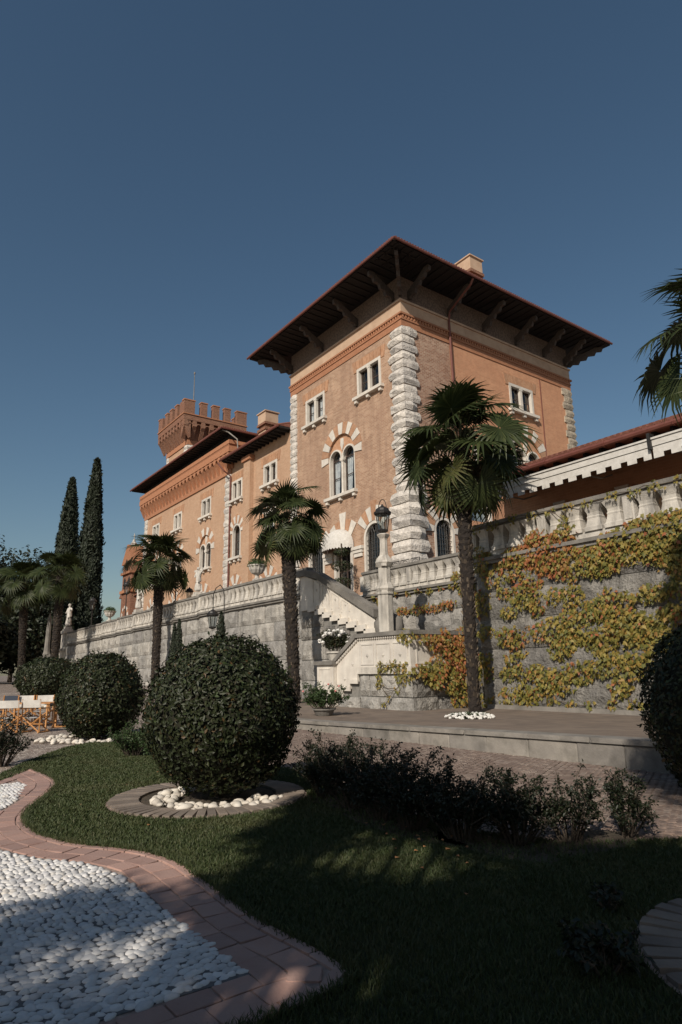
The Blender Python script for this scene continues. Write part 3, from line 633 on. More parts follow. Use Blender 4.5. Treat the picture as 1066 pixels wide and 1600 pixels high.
# upper flight
def upz(x): return 5.62 - (x+24.78)*(5.62-3.55)/4.23
steps = []; n = 8; xa, xb, za, zb = -25.5, -20.6, 4.30, 3.0
for i in range(n):
    x_0 = xa+(xb-xa)*i/n; x_1 = xa+(xb-xa)*(i+1)/n; z = za+(zb-za)*i/(n-1); steps.append((x_0, x_1, z))
bott = []
for x_0, x_1, z in steps: bott += [(x_0, z), (x_1, z)]
poly = [(-26.3, 4.30)] + bott + [(-20.6, 3.50), (-24.78, 5.60), (-25.9, 5.95), (-26.3, 5.95)]
mb = MB(); FRU.poly(mb, poly, -.22, 0); mb.build('parapet', MT['white'], ST)
for x_0, x_1, z in steps:
    mb = MB(); FRU.box(mb, x_0-.04, x_1+.10, z-.10, z+.16, .002, .10); mb.build('step_end', MT['white'], ST)
for i in range(6):
    u = -25.2+i*.76; v0 = 4.62-i*.215; v1 = upz(u+.6)-.16
    if v1-v0 > .25:
        mb = MB(); FRU.poly(mb, [(u, v0), (u+.05, v0), (u+.05, upz(u+.05)-.14), (u, upz(u)-.14)], .001, .025); FRU.poly(mb, [(u+.55, v0), (u+.6, v0), (u+.6, upz(u+.6)-.14), (u+.55, upz(u+.55)-.14)], .001, .025)
        FRU.poly(mb, [(u, upz(u)-.14), (u+.6, upz(u+.6)-.14), (u+.6, upz(u+.6)-.09), (u, upz(u)-.09)], .001, .025); mb.build('panel_moulding', MT['white'], ST)
        diamond(FRU, u+.3, (v0+v1)/2+.18, .075)
mb = MB()
for i in range(36):
    u = -24.7+i*.117; v = upz(u)-.02; FRU.poly(mb, [(u, v+.02), (u+.06, v-.01), (u+.06, v+.07), (u, v+.1)], -.1, .07)
mb.build('dentil_course', MT['white'], ST)
mb = MB(); FRU.poly(mb, [(-26.55, 5.96), (-25.85, 5.96), (-24.78, 5.70), (-20.5, 3.60), (-20.5, 3.92), (-24.7, 5.98), (-25.8, 6.26), (-26.55, 6.26)], -.34, .14); mb.build('coping', MT['stonedk'], ST)
mb = MB(); mb.lathe([(.05, -.62), (.55, -.55), (.72, -.2), (.68, .12), (.42, .36), (.05, .42)], (-19.95, 16.85, 3.3), n=14, sx=1.15, sy=.5)
for i, v in enumerate(mb.v): mb.v[i] = tuple(Vector(v)*1 + Vector((mnoise.noise(Vector(v)*2.2)*.10, mnoise.noise(Vector(v)*2.2+Vector((9, 0, 0)))*.1, mnoise.noise(Vector(v)*2.0+Vector((0, 7, 0)))*.12)))
mb.build('scroll_foot', MT['stonedk'], ST, smooth=True)
# wall below the upper flight
mb = MB(); FRU.poly(mb, [(-26.3, .1), (-18.6, .1), (-18.6, 2.95)] + bott[::-1] + [(-26.3, 4.30)], -.9, -.08); mb.build('flight_core', MT['mortar'], ST)
def lowest(a, b_): return min([z for x_0, x_1, z in steps if x_0 < b_ and x_1 > a] or [4.3 if b_ < -25 else 2.9])
courses(ST, -26.3, -20.0, YU+.03, [.12, 1.05, 1.98, 2.9], depth=.25, bank=SBL)
courses(ST, -26.3, -22.4, YU+.03, [2.9, 3.48], depth=.25, lmin=.7, lmax=1.0); courses(ST, -26.3, -24.4, YU+.03, [3.48, 4.0], depth=.25, lmin=.7, lmax=1.0)
# treads of both flights and the landing floor
mb = MB(); mb.box((-18.6, Y0+.3, 1.38), (-16.1, 18.4, 1.9)); mb.build('landing_floor', MT['kerb'], ST)
for i in range(9):
    z = .2+.19*i; mb = MB(); mb.box((-20.0+i*.155, Y0+.3, -.05), (-20.0+(i+1)*.155, 15.6, z+.17)); mb.build('tread', MT['kerb'], ST)
for i in range(18):
    mb = MB(); mb.box((-18.62-(i+1)*.40, 17.0, 1.4), (-18.62-i*.40, 18.4, 2.08+.19*i)); mb.build('tread', MT['kerb'], ST)
# ================================================================== BUILDINGS
def facade(fr, name, u0, u1, v0, v1, ops, mats, parent, depth=.5, d=0.0, seg=14):
    """wall plane with real openings; ops: (kind, a, b, c, e) = left, right, sill, top"""
    mb = MB(); us = {u0, u1}; vs = {v0, v1}
    for k, a, b, c, e in ops: us |= {a, b}; vs |= {c, e}
    us = sorted(us); vs = sorted(vs)
    for i in range(len(us)-1):
        for j in range(len(vs)-1):
            cu, cv = (us[i]+us[i+1])/2, (vs[j]+vs[j+1])/2
            if any(a < cu < b and c < cv < e for k, a, b, c, e in ops): continue
            mb.add([fr.p(us[i], vs[j], d), fr.p(us[i+1], vs[j], d), fr.p(us[i+1], vs[j+1], d), fr.p(us[i], vs[j+1], d)], [(0, 1, 2, 3)])
    for k, a, b, c, e in ops:
        if k == 'arch':
            r = (b-a)/2; sv = e-r; cu = (a+b)/2
            arc = [(cu-r*math.cos(PI*t/seg), sv+r*math.sin(PI*t/seg)) for t in range(seg+1)]
            for t in range(seg):
                p, q = arc[t], arc[t+1]
                mb.add([fr.p(*p, d), fr.p(*q, d), fr.p(q[0], e, d), fr.p(p[0], e, d)], [(0, 1, 2, 3)])
            loop = [(b, c)] + arc[::-1] + [(a, c)]
        else: loop = [(b, c), (b, e), (a, e), (a, c)]
        n = len(loop)
        for i in range(n):
            p, q = loop[i], loop[(i+1) % n]
            mb.add([fr.p(*p, d), fr.p(*q, d), fr.p(*q, d-depth), fr.p(*p, d-depth)], [(0, 1, 2, 3)], len(mats)-1 if len(mats) > 2 else 0)
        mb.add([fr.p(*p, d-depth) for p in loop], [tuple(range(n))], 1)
    return mb.build(name, mats, parent)
def voussoirs(fr, parent, cu, cv, r0, r1, a0, a1, n, first='white', d=.05, key=0.0, white_only=False):
    alt = ['white', 'vbrick'] if first == 'white' else ['vbrick', 'white']
    for i in range(n):
        if white_only and alt[i % 2] != 'white': continue
        A, B = math.radians(a0+(a1-a0)*i/n+.5), math.radians(a0+(a1-a0)*(i+1)/n-.5)
        rr = r1 + (key if i == n//2 else 0)
        mb = MB(); fr.poly(mb, [(cu+r*math.cos(t), cv+r*math.sin(t)) for r, t in ((r0, A), (rr, A), (rr, B), (r0, B))], .002, d+(.01 if alt[i % 2] == 'white' else 0))
        mb.build('voussoir', MT[alt[i % 2]], parent)
def flat_arch(fr, parent, u0, u1, v0, h, n=9, m='vbrick', d=.035):
    cu = (u0+u1)/2; w = (u1-u0)/n
    for i in range(n):
        a, b = u0+w*i+.012, u0+w*(i+1)-.012; f = .10
        lo = -.18 if i in (0, n-1) else 0
        mb = MB(); fr.poly(mb, [(a, v0+lo), (b, v0+lo), (b+(b-cu)*f, v0+h), (a+(a-cu)*f, v0+h)], .002, d+random.uniform(0, .012)); mb.build('voussoir', MT[m], parent)
def sash_pair(fr, win, u0, u1, v0, v1, d, cur=False, bars=1, ob=False):
    mb = MB(); w = .07
    fr.box(mb, u0, u0+w, v0, v1, d-.05, d); fr.box(mb, u1-w, u1, v0, v1, d-.05, d); fr.box(mb, u0+w, u1-w, v0, v0+w, d-.05, d); fr.box(mb, u0+w, u1-w, v1-w, v1, d-.05, d)
    for k in range(bars):
        v = v0+(v1-v0)*(k+1)/(bars+1); fr.box(mb, u0+w, u1-w, v-.025, v+.025, d-.045, d-.006)
    mb.build('sash', MT['sash'], win)
    mb = MB(); mb.add([fr.p(u0+w, v0+w, d-.03), fr.p(u1-w, v0+w, d-.03), fr.p(u1-w, v1-w, d-.03), fr.p(u0+w, v1-w, d-.03)], [(0, 1, 2, 3)]); mb.build('pane', MT['glass'], win)
    if cur:
        mb = MB(); n = 10; vs = []
        for i in range(n+1):
            t = i/n; u = u0+w+(u1-u0-2*w)*t*(.62 if cur == 1 else 1)
            for v in (v0+.05, v1-.05): vs.append(fr.p(u if v > v0+.5 else u0+w+(u1-u0-2*w)*t*(.42 if cur == 1 else 1), v, d-.12+.03*math.sin(i*2.1)))
        mb.add(vs, [(2*i, 2*i+2, 2*i+3, 2*i+1) for i in range(n)]); mb.build('curtain', MT['curtain'], win)
def sill(fr, win, u0, u1, v, m='white', corb=3):
    mb = MB(); fr.box(mb, u0-.25, u1+.25, v-.20, v, -.1, .30); mb.build('sill', MT[m], win)
    for k in range(corb):
        u = u0-.02+(u1-u0+.04)*k/(corb-1); mb = MB(); fr.box(mb, u-.12, u+.12, v-.42, v-.205, .003, .22); mb.build('corbel', MT[m], win)
def rect_window(fr, parent, u0, u1, v0, v1, cur=False, lintel=True, frame=.2):
    mb = MB(); f = frame
    fr.box(mb, u0, u0+f, v0, v1, -.18, .06); fr.box(mb, u1-f, u1, v0, v1, -.18, .06); fr.box(mb, u0+f, u1-f, v1-f, v1, -.18, .06); fr.box(mb, u0+f, u1-f, v0, v0+.08, -.18, .06)
    c = (u0+u1)/2; fr.box(mb, c-.12, c+.12, v0+.08, v1-f, -.16, .035); fr.box(mb, c-.17, c+.17, v1-f-.12, v1-f-.002, -.165, .055)
    w = mb.build('window', MT['white'], parent)
    sash_pair(fr, w, u0+f, c-.12, v0+.08, v1-f, -.19, cur); sash_pair(fr, w, c+.12, u1-f, v0+.08, v1-f, -.19, cur)
    sill(fr, w, u0, u1, v0)
    if lintel: flat_arch(fr, parent, u0-.35, u1+.35, v1+.02, .62)
def ring(fr, mb, cu, cv, r0, r1, d0, d1, seg=12, a0=0, a1=PI):
    for t in range(seg):
        A, B = a0+(a1-a0)*t/seg, a0+(a1-a0)*(t+1)/seg
        fr.poly(mb, [(cu+r*math.cos(x), cv+r*math.sin(x)) for r, x in ((r0, A), (r1, A), (r1, B), (r0, B))], d0, d1)
def bifora(fr, parent, u0, u1, v0, sub_top, vtop, cur=True, nv=13, vout=.8):
    """twin arched window under one round relieving arch"""
    c = (u0+u1)/2; w_ = (u1-u0)/2; r = w_/2; sp = sub_top-r
    facade(fr, 'tympanum', u0, u1, v0, vtop, [('arch', u0+.13, c-.08, v0, sub_top-.11), ('arch', c+.08, u1-.13, v0, sub_top-.11)], [MT['vbrick'], MT['room'], MT['white']], parent, depth=.5, d=-.14)
    mb = MB()
    for cu in (u0+r, c+r): ring(fr, mb, cu, sp, r-.13, r-.015, -.135, -.03)
    fr.box(mb, u0+.012, u0+.13, v0, sp, -.135, -.03); fr.box(mb, u1-.13, u1-.012, v0, sp, -.135, -.03)
    fr.box(mb, c-.20, c+.20, sp-.22, sp, -.137, .0); a, b = fr.p(c-.09, v0, 0), None
    mb.lathe([(.13, 0), (.13, .12), (.09, .2), (.085, sp-v0-.34), (.14, sp-v0-.222)], fr.p(c, v0, -.09), n=10)
    fr.poly(mb, [(c-.14, sub_top+.62), (c+.14, sub_top+.62), (c+.17, sub_top+.15), (c, sub_top-.25), (c-.17, sub_top+.15)], -.138, -.06)
    w = mb.build('window', MT['white'], parent)
    for a, b in ((u0+.14, c-.09), (c+.09, u1-.14)): sash_pair(fr, w, a, b, v0+.06, sp+.05, -.3, 1 if cur else False); 
    for cu in (u0+r, c+r):
        mb = MB(); ring(fr, mb, cu, sp+.05, r-.22, r-.14, -.36, -.3); mb.build('sash', MT['sash'], w)
        mb = MB(); mb.add([fr.p(cu+(r-.21)*math.cos(PI*t/10), sp+.052+(r-.21)*math.sin(PI*t/10), -.34) for t in range(11)], [tuple(range(11))]); mb.build('pane', MT['glass'], w)
    sill(fr, w, u0, u1, v0)
    voussoirs(fr, parent, c, vtop-w_, w_, w_+vout, -8, 188, nv, 'white')
def arch_window(fr, parent, u0, u1, v0, v1, grille=True, nv=9, a0=30, r_add=.95, key=.35, cur=False, sl=False):
    c = (u0+u1)/2; r = (u1-u0)/2; sp = v1-r; mb = MB()
    ring(fr, mb, c, sp, r-.17, r-.005, -.2, .03, seg=14); fr.box(mb, u0+.005, u0+.17, v0, sp, -.2, .03); fr.box(mb, u1-.17, u1-.005, v0, sp, -.2, .03)
    w = mb.build('window', MT['white'], parent)
    mb = MB(); pts = [(c+(r-.17)*math.cos(PI*t/14), sp+(r-.17)*math.sin(PI*t/14)) for t in range(15)]
    mb.add([fr.p(*q, -.295) for q in [(u1-.17, v0)] + pts + [(u0+.17, v0)]], [tuple(range(len(pts)+2))]); mb.build('pane', MT['glass'], w)
    if not grille: sash_pair(fr, w, u0+.18, u1-.18, v0+.02, sp, -.24, cur, bars=2)
    if grille:
        mb = MB(); k = 7
        for i in range(1, k):
            u = u0+.17+(u1-u0-.34)*i/k; h = math.sqrt(max(.02, (r-.17)**2-(u-c)**2)); mb.tube([fr.p(u, v0, -.1), fr.p(u, sp+h*(.55 if i % 2 else .98), -.1)], .022, 4)
        v = v0+.2
        while v < sp: mb.tube([fr.p(u0+.17, v, -.1), fr.p(u1-.17, v, -.1)], .02, 4); v += .30
        for rr in (.35, .65):
            mb.tube([fr.p(c+rr*r*math.cos(PI*t/10), sp+rr*r*math.sin(PI*t/10), -.1) for t in range(11)], .022, 4)
        for t in range(1, 8): mb.tube([fr.p(c+.35*r*math.cos(PI*t/8), sp+.35*r*math.sin(PI*t/8), -.1), fr.p(c+.8*r*math.cos(PI*t/8), sp+.8*r*math.sin(PI*t/8), -.1)], .018, 4)
        mb.build('grille', MT['iron'], w)
    if sl: sill(fr, w, u0, u1, v0)
    voussoirs(fr, parent, c, sp, r+.02, r+r_add, a0, 180-a0, nv, 'white', key=key, white_only=False)
def rock_mesh(name, m, seed, amp=.14):
    r = random.Random(seed); bm = bmesh.new(); bmesh.ops.create_cube(bm, size=1); bmesh.ops.subdivide_edges(bm, edges=list(bm.edges), cuts=1, use_grid_fill=True)
    for v in bm.verts:
        k = sum(abs(abs(c)-.5) < .01 for c in v.co)
        if k == 1: v.co *= 1+r.uniform(.0, 2.2)*amp
        elif k == 2: v.co *= 1+r.uniform(-.7, .5)*amp
        else: v.co *= 1-r.uniform(.2, .9)*amp
    me = bpy.data.meshes.new(name); bm.to_mesh(me); bm.free(); me.materials.append(m); return me
QM = [rock_mesh('quoin_stone', MT['rock'], k) for k in range(7)]; QD = [rock_mesh('quoin_stone', MT['rockdark'], k+20) for k in range(4)]
def quoins(parent, x0, x1, y0, y1, z0, z1, h, meshes, alt=0, axis='x', vary=.25, anchor=1):
    """stack of rough corner stones filling the box; alternate stones are longer"""
    n = max(1, round((z1-z0)/h)); h = (z1-z0)/n
    for i in range(n):
        e = vary if i % 2 else 0
        a, b, c, d_ = x0, x1, y0, y1
        if axis == 'x': a, b = (x0-e, x1) if anchor > 0 else (x0, x1+e)
        elif axis == 'xy': a = x0-e; d_ = y1+(vary-e)
        elif axis == 'y': c = y0-e
        link('quoin_stone', random.choice(meshes), ((a+b)/2, (c+d_)/2, z0+h*(i+.5)), (0, 0, 0), (b-a, d_-c, h*.97), parent)
def slab(mb, x0, x1, y0, y1, z0, z1, p=0): mb.box((x0-p, y0-p, z0), (x1+p, y1+p, z1))
def hip_roof(parent, x0, x1, y0, y1, z, rise, tile_sides, inset=None):
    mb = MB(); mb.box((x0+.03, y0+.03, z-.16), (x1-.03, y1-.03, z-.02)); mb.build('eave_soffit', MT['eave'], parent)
    i = inset or min(x1-x0, y1-y0)/2*.98
    mb = MB(); mb.add([(x0, y0, z), (x1, y0, z), (x1, y1, z), (x0, y1, z), (x0+i, y0+i, z+rise), (x1-i, y0+i, z+rise), (x1-i, y1-i, z+rise), (x0+i, y1-i, z+rise)],
                   [(0, 1, 5, 4), (1, 2, 6, 5), (2, 3, 7, 6), (3, 0, 4, 7), (4, 5, 6, 7), (3, 2, 1, 0)])
    rf = mb.build('roof', MT['roof'], parent)
    mb = MB(); sl_ = rise/i
    for side in tile_sides:
        a, b = {'-y': (x0, x1), '+x': (y0, y1), '-x': (y0, y1)}[side]; t = a+.1
        while t < b-.05:
            for k in range(1):
                L = max(.05, min(1.2, t-a, b-t))
                if side == '-y': p0, p1 = (t, y0-.07, z+.03), (t, y0+L, z+.03+sl_*L)
                elif side == '+x': p0, p1 = (x1+.07, t, z+.03), (x1-L, t, z+.03+sl_*L)
                else: p0, p1 = (x0-.07, t, z+.03), (x0+L, t, z+.03+sl_*L)
                mb.tube([p0, p1], [.095, .085], 6)
            t += .215
    tl = mb.build('roof_tiles', MT['roof'], rf, kind='stuff')
    mb = MB(); P = []
    if '-x' in tile_sides: P.append((x0-.1, y1, z-.07))
    P += [(x0-.1, y0-.1, z-.07), (x1+.1, y0-.1, z-.07)]
    if '+x' in tile_sides: P.append((x1+.1, y1, z-.07))
    mb.tube(P, .085, 8); mb.build('gutter', MT['gutter'], parent)
    mb = MB()   # rafters under the eave
    for side in tile_sides:
        a, b = {'-y': (x0, x1), '+x': (y0, y1), '-x': (y0, y1)}[side]; t = a+.35
        while t < b-.2:
            if side == '-y': mb.box((t-.06, y0+.08, z-.23), (t+.06, y0+2.2, z-.162))
            elif side == '+x': mb.box((x1-2.2, t-.06, z-.23), (x1-.08, t+.06, z-.162))
            t += .62
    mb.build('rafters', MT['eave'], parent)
    return rf
def bracket(parent, p, dirv, out, rise, w=.20):
    """carved scroll bracket from the wall point p outwards"""
    d = Vector(dirv).normalized(); side = Vector((-d.y, d.x, 0)); p = Vector(p)
    prof = [(0, 0), (.10, -.04), (.18, .12), (.34, .10), (.40, .34), (.56, .36), (.62, .60), (.80, .62), (.86, .84), (1.0, .84), (1.03, 1.0), (1.0, 1.12), (.82, 1.12), (.55, .86), (.30, .66), (.0, .42)]
    mb = MB(); mb.prism([p + d*out*a + Vector((0, 0, rise*b)) - side*w/2 for a, b in prof], side*w)
    return mb.build('bracket', MT['bracket'], parent)
def chimney(parent, x0, x1, y0, y1, z0, z1, m='plaster'):
    h = z1-z0; mb = MB(); slab(mb, x0, x1, y0, y1, z0, z1-h*.42); c = mb.build('chimney', MT[m], parent)
    mb = MB(); slab(mb, x0, x1, y0, y1, z1-h*.42+.002, z1-h*.36, .10); slab(mb, x0, x1, y0, y1, z1-h*.30, z1-h*.25, .13); mb.build('brick_collar', MT['redbrick'], c)
    mb = MB(); slab(mb, x0+.1, x1-.1, y0+.1, y1-.1, z1-h*.36, z1-h*.3); mb.box((x0-.05, y0-.05, z1-h*.25+.002), (x1+.05, y1+.05, z1-.1)); slab(mb, x0, x1, y0, y1, z1-.098, z1, .15); mb.build('chimney_cap', MT[m], c)
    return c

# ---- the corner tower house
XA, XB, YA, YB = -39.0, -26.13, 24.0, 41.2; ZF = 5.0
TH = empty('corner_house', (-32.5, 32, ZF), 'tall brick corner house with wide dark overhanging eaves and rough white corner stones', 'house')
FA = Fr((0, YA, 0), (1, 0, 0), (0, -1, 0)); FB = Fr((XB, 0, 0), (0, 1, 0), (1, 0, 0))
opsA = [('rect', -30.66, -28.2, 18.85, 20.85), ('rect', -36.92, -34.46, 18.85, 20.85), ('arch', -34.12, -31.16, 12.72, 16.95), ('arch', -30.42, -28.34, 6.0, 10.32), ('arch', -33.60, -31.55, ZF, 9.75), ('arch', -36.70, -34.75, 6.0, 10.1)]
facade(FA, 'wall', XA, XB, ZF, 22.0, opsA, [MT['brick'], MT['room']], TH)
opsB = [('rect', 33.82, 36.4, 18.8, 20.76), ('arch', 33.7, 36.7, 12.75, 17.0), ('arch', 25.82, 27.52, 6.2, 10.2), ('arch', 28.9, 31.0, 10.3, 14.0)]
facade(FB, 'wall', YA, 28.1, ZF, 22.0, [opsB[2]], [MT['oldbrick'], MT['room']], TH)
facade(FB, 'wall', 28.1, YB, ZF, 22.0, [opsB[0], opsB[1], opsB[3]], [MT['stuccoB'], MT['room']], TH)
mb = MB(); mb.add([(XB, YB, ZF), (XA, YB, ZF), (XA, YB, 22), (XB, YB, 22), (XA, YA, ZF), (XA, YA, 22)], [(0, 1, 2, 3), (1, 4, 5, 2)]); mb.build('wall', MT['stucco'], TH)
for z0, z1, p, m, nm in ((22.0, 22.42, .05, 'orange', 'brick_band'), (22.42, 22.55, .10, 'orange', 'brick_band'), (22.75, 22.88, .16, 'orange', 'brick_band'), (22.88, 23.66, .05, 'plaster', 'plaster_band'), (23.66, 23.80, .13, 'plaster', 'cornice'), (23.80, 25.46, .0, 'fresco', 'painted_frieze')):
    mb = MB(); slab(mb, XA, XB, YA, YB, z0+.001, z1, p); mb.build(nm, MT[m], TH)
mb = MB(); slab(mb, XA, XB, YA, YB, 22.551, 22.749, .04); t = XA-.05
while t < XB: mb.box((t, YA-.12, 22.552), (t+.12, YA-.041, 22.748)); t += .24
t = YA
while t < YB: mb.box((XB+.041, t, 22.552), (XB+.12, t+.12, 22.748)); t += .24
mb.build('rope_moulding', MT['orange'], TH)
hip_roof(TH, -41.4, -23.73, 21.53, 43.6, 25.66, 3.6, ('-y', '+x'))
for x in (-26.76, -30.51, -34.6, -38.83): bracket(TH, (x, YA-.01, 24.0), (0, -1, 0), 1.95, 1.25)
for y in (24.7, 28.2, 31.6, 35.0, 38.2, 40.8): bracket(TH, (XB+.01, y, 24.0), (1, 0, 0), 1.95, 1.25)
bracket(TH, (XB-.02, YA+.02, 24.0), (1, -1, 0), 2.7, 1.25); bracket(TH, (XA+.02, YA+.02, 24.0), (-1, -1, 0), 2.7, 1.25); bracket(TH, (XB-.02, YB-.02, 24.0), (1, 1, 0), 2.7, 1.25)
chimney(TH, -28.9, -27.5, 32.4, 33.6, 26.5, 31.2)
rect_window(FA, TH, -30.66, -28.2, 18.85, 20.85); rect_window(FA, TH, -36.92, -34.46, 18.85, 20.85, cur=2)
bifora(FA, TH, -34.12, -31.16, 12.72, 16.06, 16.95)
arch_window(FA, TH, -30.42, -28.34, 6.0, 10.32, a0=36, nv=7); arch_window(FA, TH, -36.70, -34.75, 6.0, 10.1, a0=36, nv=7)
rect_window(FB, TH, 33.82, 36.4, 18.8, 20.76); bifora(FB, TH, 33.7, 36.7, 12.75, 16.1, 17.0)
arch_window(FB, TH, 25.82, 27.52, 6.2, 10.2, a0=-6, nv=9, r_add=.8, key=.1); arch_window(FB, TH, 28.9, 31.0, 10.3, 14.0, grille=False, cur=2, a0=10, nv=9)
# the door
mb = MB(); FA.box(mb, -33.6, -33.35, ZF, 8.72, -.2, .06); FA.box(mb, -31.8, -31.55, ZF, 8.72, -.2, .06); ring(FA, mb, -32.575, 8.72, .80, 1.02, -.2, .06, 12); dr = mb.build('door', MT['white'], TH)
mb = MB(); FA.box(mb, -32.63, -32.52, ZF, 8.7, -.32, -.25); FA.box(mb, -33.34, -31.81, 7.6, 7.7, -.32, -.24); mb.build('door_leaf', MT['sash'], dr)
mb = MB(); [mb.add([FA.p(a, ZF, -.3), FA.p(b, ZF, -.3), FA.p(b, 7.59, -.3), FA.p(a, 7.59, -.3)], [(0, 1, 2, 3)]) for a, b in ((-33.34, -32.64), (-32.51, -31.81))]; mb.build('pane', MT['glass'], dr)
voussoirs(FA, TH, -32.575, 8.72, 1.04, 2.3, 50, 130, 5, 'white', key=.45)
for a, b in ((-31.45, -30.5), (-34.68, -33.7)):
    mb = MB(); FA.box(mb, a, b, 8.55, 8.75, .003, .16); FA.box(mb, a+.06, b-.06, 8.3, 8.548, .003, .1); FA.box(mb, a-.05, b+.05, 8.752, 8.95, .003, .22); FA.box(mb, a, b, ZF, 5.9, .003, .12); mb.build('pilaster_capital', MT['white'], TH)
# rough corner stones
quoins(TH, -27.15, XB+.13, YA-.13, 24.95, 11.5, 21.98, .56, QM, axis='xy', vary=.22)
quoins(TH, -27.5, XB+.30, YA-.30, 25.0, ZF, 11.45, .74, QM, axis='xy', vary=.18)
quoins(TH, XA-.05, -38.15, YA-.10, 24.6, 11.5, 21.98, .56, QM, axis='x', vary=.0); quoins(TH, XA-.05, -37.8, YA-.2, 24.6, ZF, 11.45, .74, QM, axis='x', vary=0)
quoins(TH, -27.0, XB+.10, 40.25, YB+.05, ZF, 21.98, .56, QD, axis='y', vary=.22)
mb = MB(); mb.tube([(XB+2.42, 28.1, 25.5), (XB+2.2, 28.1, 25.2), (XB+.25, 28.1, 24.2), (XB+.14, 28.1, 23.6), (XB+.18, 28.1, 12.0)], .075, 8); mb.build('downpipe', MT['gutter'], TH)
mb = MB(); mb.tube([(XB+.05, 37.4, 21.9), (XB+.05, 37.2, 9)], .035, 6); mb.build('cable', MT['gutter'], TH)

# ---- link wing
LW = empty('link_wing', (-44, 28, ZF), 'lower salmon wing with a single red eave between the corner house and the corbelled block', 'house')
LX0, LX1 = -49.08, -39.02
opsL = [('rect', -43.22, -41.07, 15.86, 17.6), ('rect', -48.85, -46.9, 15.86, 17.6), ('arch', -48.62, -47.05, 10.8, 13.72), ('arch', -43.0, -41.4, 10.8, 13.72), ('arch', -48.6, -47.2, 6.2, 8.6), ('arch', -43.0, -41.6, 6.2, 8.6)]
facade(FA, 'wall', LX0, LX1, ZF, 19.5, opsL, [MT['stucco'], MT['room']], LW)
rect_window(FA, LW, -43.22, -41.07, 15.86, 17.6, cur=2); rect_window(FA, LW, -48.85, -46.9, 15.86, 17.6)
for a in (-48.62, -43.0): arch_window(FA, LW, a, a+1.57, 10.8, 13.72, grille=False, a0=0, nv=11, r_add=.7, key=.1, sl=True)
for a in (-48.6, -43.0): arch_window(FA, LW, a, a+1.4, 6.2, 8.6, grille=True, a0=10, nv=7, r_add=.75, key=.1)
mb = MB(); FA.box(mb, -46.1, -44.95, ZF, 18.6, .003, .36); mb.build('pilaster', MT['stucco'], LW)
mb = MB(); FA.box(mb, -46.25, -44.8, 18.602, 19.0, .003, .5); mb.build('pilaster_capital', MT['orange'], LW)
mb = MB(); mb.box((LX0, YA+.01, 19.0), (LX1, 36, 19.48)); mb.build('wall_top', MT['stucco'], LW)
mb = MB(); mb.box((LX0+.1, 22.98, 19.34), (LX1, 36, 19.50)); mb.build('eave_soffit', MT['eave'], LW)
mb = MB(); mb.add([(LX0, 22.9, 19.51), (LX1, 22.9, 19.51), (LX1, 34, 23.2), (LX0, 34, 23.2), (LX0, 36, 19.51), (LX1, 36, 19.51)], [(0, 1, 2, 3), (3, 2, 5, 4), (0, 3, 4), (1, 5, 2)]); rf = mb.build('roof', MT['roof'], LW)
mb = MB(); t = LX0+.1
while t < LX1: mb.tube([(t, 22.84, 19.54), (t, 24.2, 20.0)], [.095, .085], 6); t += .215
mb.build('roof_tiles', MT['roof'], rf, kind='stuff')
mb = MB(); mb.tube([(LX0, 22.8, 19.44), (LX1, 22.8, 19.44)], .085, 8); mb.build('gutter', MT['gutter'], LW)
mb = MB(); t = LX0+.4
while t < LX1-.1: mb.box((t-.06, 23.0, 19.2), (t+.06, 24.0, 19.338)); t += .62
mb.build('rafters', MT['eave'], LW)
chimney(LW, -47.9, -46.6, 26.0, 27.2, 19.8, 24.1)

# ---- corbelled block
CB = empty('corbelled_block', (-60, 30, ZF), 'salmon block with a corbelled brick cornice and overhanging dark roof, left of the link wing', 'house')
CX0, CX1 = -71.1, -49.1
opsC = []
for c in (-54.2, -61.15, -67.4): opsC += [('rect', c-1.05, c+1.05, 15.66, 17.4), ('arch', c-1.3, c+1.3, 10.7, 13.85), ('arch', c-.9, c+.9, 6.2, 8.6)]
facade(FA, 'wall', CX0, CX1, ZF, 18.9, opsC, [MT['stucco'], MT['room']], CB)
for c in (-54.2, -61.15, -67.4):
    rect_window(FA, CB, c-1.05, c+1.05, 15.66, 17.4, cur=2 if c < -55 else False); bifora(FA, CB, c-1.3, c+1.3, 10.7, 13.1, 13.85, nv=11, vout=.7, cur=c < -60); arch_window(FA, CB, c-.9, c+.9, 6.2, 8.6, a0=10, nv=7, r_add=.75, key=.2)
mb = MB(); mb.add([(CX1, YA, ZF), (CX1, 42, ZF), (CX1, 42, 22), (CX1, YA, 22), (CX0, YA, ZF), (CX0, 42, ZF), (CX0, 42, 22), (CX0, YA, 22)], [(0, 1, 2, 3), (4, 5, 6, 7), (1, 5, 6, 2)]); mb.build('wall', MT['stucco'], CB)
mb = MB(); slab(mb, CX0, CX1, YA, 42, 18.5, 18.85, .12); mb.build('brick_band', MT['orange'], CB)
mb = MB(); slab(mb, CX0, CX1, YA, 42, 18.851, 20.0, .06); mb.build('frieze_back', MT['orange'], CB)
mb = MB(); slab(mb, CX0, CX1, YA, 42, 20.3, 20.85, .62); slab(mb, CX0, CX1, YA, 42, 21.05, 21.4, .62); mb.build('brick_band', MT['orange'], CB)
mb = MB(); slab(mb, CX0, CX1, YA, 42, 20.851, 21.049, .50); t = CX0-.5
while t < CX1+.4: mb.box((t, YA-.6, 20.852), (t+.13, YA-.501, 21.048)); t += .26
mb.build('dentil_course', MT['orange'], CB)
mb = MB(); slab(mb, CX0, CX1, YA, 42, 21.401, 22.1, .2); mb.build('wall_top', MT['eave'], CB)
